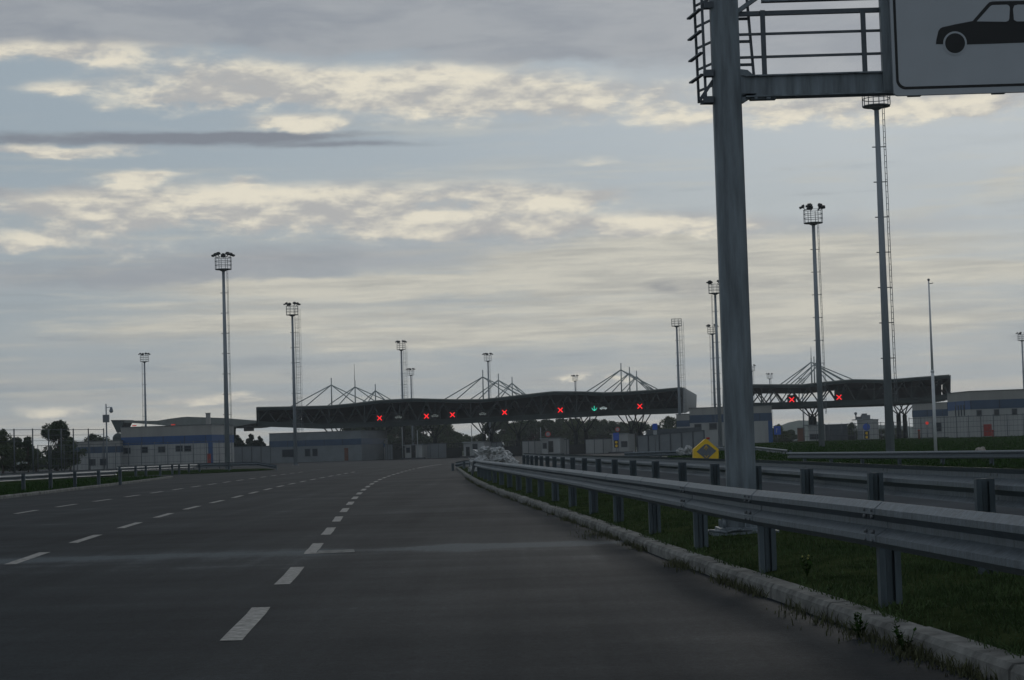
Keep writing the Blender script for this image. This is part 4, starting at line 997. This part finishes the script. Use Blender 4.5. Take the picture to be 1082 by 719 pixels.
# ------------------------------------------------------------------ trees
def leaf_quads(n, centres, radii, size, b):
    C_ = np.array(centres); Rr = np.array(radii); idx = rng.integers(0, len(C_), n)
    d = rng.normal(size=(n, 3)); d /= np.linalg.norm(d, axis=1)[:, None]; rad = Rr[idx] * (rng.random(n)[:, None]**.45)
    p = C_[idx] + d * rad
    a = rng.normal(size=(n, 3)); a /= np.linalg.norm(a, axis=1)[:, None]; c = np.cross(a, rng.normal(size=(n, 3))); c /= np.linalg.norm(c, axis=1)[:, None]
    s = size * (.6 + .8 * rng.random(n))[:, None]
    i = len(b.v)
    for k, q in enumerate(np.stack([p - a*s, p + c*s*.5, p + a*s, p - c*s*.5], 1)):
        b.v += [tuple(map(float, v)) for v in q]; b.f.append((i+4*k, i+4*k+1, i+4*k+2, i+4*k+3)); b.sm.append(False)
def make_tree(kind, seed, h=8.0, w=6.0, leaves=3200, size=.2):
    random.seed(seed)
    nm = 'conifer_tree' if kind == 'conifer' else 'broadleaf_tree'
    T = bpy.data.objects.new(nm, None); COL.objects.link(T); T['_o'] = (0,0,0)
    b = MB(); th = h * (.9 if kind == 'conifer' else .55); b.tube((0,0,-.3), (.1,0,th), h*.028, h*.01, 8)
    cs, rs = [], []
    if kind == 'conifer':
        for k in range(13):
            z = h*(.12 + .86*k/12); r = w/2*(1 - k/13.5)
            for j in range(max(1, int(7*(1-k/13)))):
                a = random.uniform(0, 6.28); e = (r*.7*math.cos(a), r*.7*math.sin(a), z); cs.append(e); rs.append([r*.55, r*.55, h*.07]); b.tube((0,0,z), e, .03, .01, 4)
        cs.append((0,0,h*.97)); rs.append([.15,.15,.4])
    else:
        for k in range(24):
            a = random.uniform(0, 6.28); rr = random.uniform(.15, .95)*w/2; z = h*random.uniform(.12, .93); rr *= math.sin(math.pi*min(1, max(.3, (z/h+.1)/1.1)))**.6
            e = Vector((rr*math.cos(a), rr*math.sin(a), z)); cs.append(tuple(e)); q = random.uniform(.13, .24)*w; rs.append([q, q, q*.75])
            s = Vector((0,0,th*random.uniform(.35,.95))); mid = (s+e)/2 + Vector((0,0,-.2)); b.tube(s, mid, h*.011, h*.008, 5); b.tube(mid, e, h*.008, h*.003, 5)
        cs.append((0,0,h*.9)); rs.append([.12*w,.12*w,.1*h])
    b.build('trunk', 'bark', T)
    c = MB(); leaf_quads(leaves, cs, rs, size, c); c.build('crown', 'needle' if kind == 'conifer' else ('leaf' if seed % 2 else 'leaf2'), T)
    return T
tprot = [make_tree('b', 1, 8, 6.5, 8500, .20), make_tree('b', 2, 8, 7.5, 8500, .22), make_tree('b', 3, 8, 5.5, 7000, .22)]
cprot = [make_tree('conifer', 4, 8, 5.2, 7500, .26)]
used = set()
def tree(px, ytop, D, kind, wsc, label, group=None, rot=0, z0=0.0, ct=False):
    pr = cprot[0] if kind == 'c' else tprot[kind]
    if id(pr) in used: T = copy_tree(pr)
    else: T = pr; used.add(id(pr))
    h = zat(px, ytop, D) - z0; T.location = (P(px,480,D).x, D, z0); s = h/7.7; T.scale = (s*wsc, s*wsc, s); T.rotation_euler = (0,0,rot); tag(T, label, 'tree')
    if group: T['group'] = group
    elif 'group' in T: del T['group']
    return T
tree(60.5, 447, 240, 0, 1.0, 'large round-crowned dark tree behind the wire fence on the left', rot=1)
tree(3, 455, 225, 1, .9, 'dark tree at the left edge of the photo, behind the tall fence', rot=2)
tree(15, 464, 230, 2, 1.1, 'small dark tree just right of the one at the left edge', rot=.4)
tree(30, 463, 228, 2, .75, 'slim small tree left of the large round tree, sky between its branches', rot=4)
tree(38, 475, 260, 1, 1.6, 'low bushy tree between the slim tree and the large round tree', rot=.7)
tree(74, 463, 250, 1, .9, 'medium tree against the right flank of the large round tree', rot=3)
tree(98, 459.5, 300, 1, 1.15, 'rounded tree showing over the low blue-banded wing', rot=5)
tree(248, 455, 330, 'c', 1.5, 'dark conifer behind the mast at the end of the blue-banded building')
tree(266.5, 461.5, 320, 'c', 2.0, 'left of two small conifers above the ribbed panel wall', rot=1)
tree(274.5, 463.5, 322, 'c', 1.9, 'right of two small conifers above the ribbed panel wall', rot=2)
random.seed(5)
bg = 'dark trees behind the main canopy'
tl = 'dark leafy tree in the belt seen under the main canopy'
for px in range(372, 500, 11): tree(px + random.uniform(-3,3), 446 + random.uniform(-3, 5) if px < 480 else 456 + (px-480)*.3, 430 + random.uniform(-15,25), random.randint(0,2), random.uniform(.95,1.3), tl, bg, random.uniform(0,6))
for px in range(524, 612, 10): tree(px + random.uniform(-3,3), 445 + random.uniform(-2,4), 440 + random.uniform(-15,25), random.randint(0,2), random.uniform(.95,1.3), tl, bg, random.uniform(0,6))
for px in range(612, 668, 9): tree(px + random.uniform(-2,2), 443.5 + (px-612)*.06 + random.uniform(-1.5,2), 440 + random.uniform(-15,25), random.randint(0,2), random.uniform(.95,1.3), tl, bg, random.uniform(0,6))
tree(508, 459, 450, 1, 1.3, 'low dark tree beside the sky gap, above the booth behind the sacks', rot=2)
tree(678, 447, 430, 0, 1.2, 'dark tree just right of the last red cross under the main canopy', rot=2)
tree(692, 450, 420, 2, 1.4, 'lower tree behind the blue sign on the right of the canopy', rot=.2)
tree(708, 441, 400, 1, 1.25, 'tall dark tree below the right end of the main canopy', rot=5)
for px, yt, D, k, wsc, lb in [(824,449,360,1,1.0,'dark tree right of the pale building corner, by the parking sign'),(836,455,380,0,1.3,'low dark tree left of the brown cabinet'),(880,455,400,2,1.4,'low dark tree between the tall mast and the booth with rooftop equipment'),(901,447,380,1,.8,'dark bushy tree left of the booth with rooftop equipment'),
   (932,454,420,0,1.6,'low dark tree left of the tallest mast'),(948,453,410,1,1.5,'dark tree behind the column pair of the right canopy'),(889,453,390,0,1.0,'rounded low tree beside the bushy tree at the right booth')]:
    tree(px, yt, D, k, wsc, lb, rot=px)

# ------------------------------------------------------------------ grass near the camera
def blades(name, pts, hmin, hmax, mt, label=None, wid=.005, lean=.35):
    pts = np.array(pts); n = len(pts); a = rng.random(n)*6.283; h = hmin + (hmax-hmin)*rng.random(n)**1.8
    dx, dy = np.cos(a), np.sin(a); lx = rng.normal(size=n)*lean*h; ly = rng.normal(size=n)*lean*h
    w = wid*(.6+.8*rng.random(n))
    V = np.zeros((n, 5, 3)); V[:,0] = pts; V[:,1] = pts
    V[:,0,0] -= dx*w; V[:,0,1] -= dy*w; V[:,1,0] += dx*w; V[:,1,1] += dy*w
    mid = pts.copy(); mid[:,0] += lx*.35; mid[:,1] += ly*.35; mid[:,2] += h*.6
    V[:,2] = mid; V[:,3] = mid; V[:,2,0] += dx*w*.8; V[:,2,1] += dy*w*.8; V[:,3,0] -= dx*w*.8; V[:,3,1] -= dy*w*.8
    tip = pts.copy(); tip[:,0] += lx; tip[:,1] += ly; tip[:,2] += h*.95; V[:,4] = tip
    i = np.arange(n)*5
    me = bpy.data.meshes.new(name); fs = [f for k in i for f in ((k,k+1,k+2,k+3),(k+3,k+2,k+4))]
    me.from_pydata(V.reshape(-1,3).tolist(), [], [tuple(map(int, f)) for f in fs]); me.materials.append(M[mt])
    o = bpy.data.objects.new(name, me); COL.objects.link(o); tag(o, label, 'grass', kind='stuff'); return o
M['blade'] = mat('grass_blade', (.045, .085, .030), .9, 0, .5, 1.3, spec=.1, col2=(.085, .125, .050))
M['dry'] = mat('dry_stem', (.075, .080, .042), .9, 0, .4, 4, spec=.2)
def vz(x, d):
    x0 = KR(d)+.15; x1 = G2(min(d, 80))+.75; u = (x-x0)/max(.1, x1-x0); return float(np.interp(u, [0,.08,.25,.45,.65,.85,1], [.085,.13,.16,.18,.17,.14,-.02]))
pts = []
while len(pts) < 60000:
    d = 6.5 + 45*random.random()**2.0; x0 = KR(d)+.17; x1 = G2(d)+.6; x = random.uniform(x0, x1)
    if (math.sin(x*3.1+d*.9)+math.sin(d*2.3-x*1.7)+random.uniform(-1.6,2.2)) < -.9: continue
    pts.append((x, d, vz(x, d)-.01))
blades('verge_grass', pts, .02, .075, 'blade', 'short rough grass and weeds between kerb and guardrails')
pts = []
while len(pts) < 4200:
    d = 6.5 + 80*random.random()**1.7; s = math.sin(d*1.9)+math.sin(d*.77+1)+math.sin(d*4.3)
    if s < random.uniform(-.6, 2.6): continue
    pts.append((KR(d) - abs(random.gauss(0, .06)) + .0, d, 0))
for (px, py, n_, sp) in ((958,690,500,.10),(715,598,300,.10),(905,672,260,.12),(640,565,260,.2),(840,652,150,.15)):
    d0 = 1.3*F/(py-YH(px)); 
    for k in range(n_): pts.append((KR(d0) - abs(random.gauss(0, sp)) + .03, d0 + random.gauss(0, sp*3), 0))
blades('kerb_weeds', pts, .02, .11, 'dry', 'thin dry weeds growing along the foot of the kerb', .004, .5)
pts = []
for k in range(6000):
    d = 5.5 + 60*random.random()**1.8; s = math.sin(d*1.3+2)+math.sin(d*3.1)
    if s < random.uniform(-1, 1.5): continue
    pts.append((KR(d) + .15 + random.uniform(-.05,.06), d, .1))
blades('kerb_top_grass', pts, .03, .12, 'blade', 'grass tufts creeping over the back edge of the kerb', .005, .6)
pts = []
for k in range(70000):
    d = 70 + 120*random.random()**1.3; x = FR(d) + .3 + random.random()*(26 + (d-70)*.4); 
    u = x - FR(d); zz = fieldz(d); pts.append((x, d, float(np.interp(u, [0,.4,3,6,90],[-.02,.05,.05+zz*.6,.05+zz,.05+zz]))-.01))
M['blade2'] = mat('field_blade', (.026, .060, .012), .9, 0, .4, .7, spec=.05)
blades('field_grass', pts, .06, .2, 'blade2', 'green grass on the bank across the side road', .03)
pts = []
for k in range(9000):
    d = 66 + 56*random.random(); x = KL(d) - .2 - random.random()*5; pts.append((x, d, .11))
blades('left_verge_grass', pts, .06, .2, 'blade2', 'green grass behind the left kerb', .02)
# a few weeds and flowers
def weed(px, py, z0, h, label, flower=False):
    d0 = (CH - z0)*F/(py - YH(px)); x = P(px, py, d0).x
    T = thing('weed', (x, d0, z0), label, 'weed'); b = MB(); random.seed(int(px))
    for k in range(9):
        a = random.uniform(0, 6.28); e = Vector((x+.06*math.cos(a), d0+.06*math.sin(a), z0+h*random.uniform(.6,1))); b.tube((x,d0,z0-.02), e, .003, .002, 4)
        for j in range(7):
            t = random.uniform(.2, 1); p = Vector((x,d0,z0)).lerp(e, t); a2 = random.uniform(0,6.28); v = Vector((math.cos(a2), math.sin(a2), random.uniform(0,.8)))*.035; s = Vector((-v.y, v.x, 0))*.35; b.face([p, p+v*.5+s, p+v, p+v*.5-s])
    b.build('leaves', 'blade2', T)
    if flower:
        b = MB()
        for k in range(3): b.ball((x+random.uniform(-.05,.05), d0+random.uniform(-.05,.05), z0+h*random.uniform(.8,1.1)), .008, n=6, mseg=4)
        b.build('flowers', 'flower', T)
weed(957, 688, 0, .2, 'leafy weed growing against the kerb at the lower right')
weed(853, 605, .18, .14, 'small weed with pale yellow flowers right of the third guardrail post', True)
weed(908, 672, 0, .17, 'thin weed at the kerb foot left of the leafy one')
b = MB(); p0 = P(752, 561, 23.3)
for (a, e) in (((750,561),(768,563)),((768,563),(784,559)),((772,562),(795,560))): b.tube(P(*a, 23.2), P(*e, 23.0), .018, n=6)
o = b.build('steel_rod', 'galv', origin=tuple(p0)); tag(o, 'bent steel rod lying in the grass by the gantry foot', 'rod')

# haze
me = bpy.data.meshes.new('haze'); hb = MB(); hb.hexa([(-1700,-350,-2),(1700,-350,-2),(1700,1990,-2),(-1700,1990,-2),(-1700,-350,60),(1700,-350,60),(1700,1990,60),(-1700,1990,60)])
hm = bpy.data.materials.new('haze'); hm.use_nodes = True; hn = hm.node_tree; hn.nodes.clear()
pv = hn.nodes.new('ShaderNodeVolumePrincipled'); pv.inputs['Color'].default_value = (.80, .87, .95, 1); pv.inputs['Anisotropy'].default_value = .55; pv.inputs['Density'].default_value = HAZE
ho = hn.nodes.new('ShaderNodeOutputMaterial'); hn.links.new(pv.outputs[0], ho.inputs['Volume'])
o = hb.build('haze', hm); tag(o, None, None, None, 'stuff')
# cleanup of helper keys
for o in COL.objects:
    if '_o' in o: del o['_o']
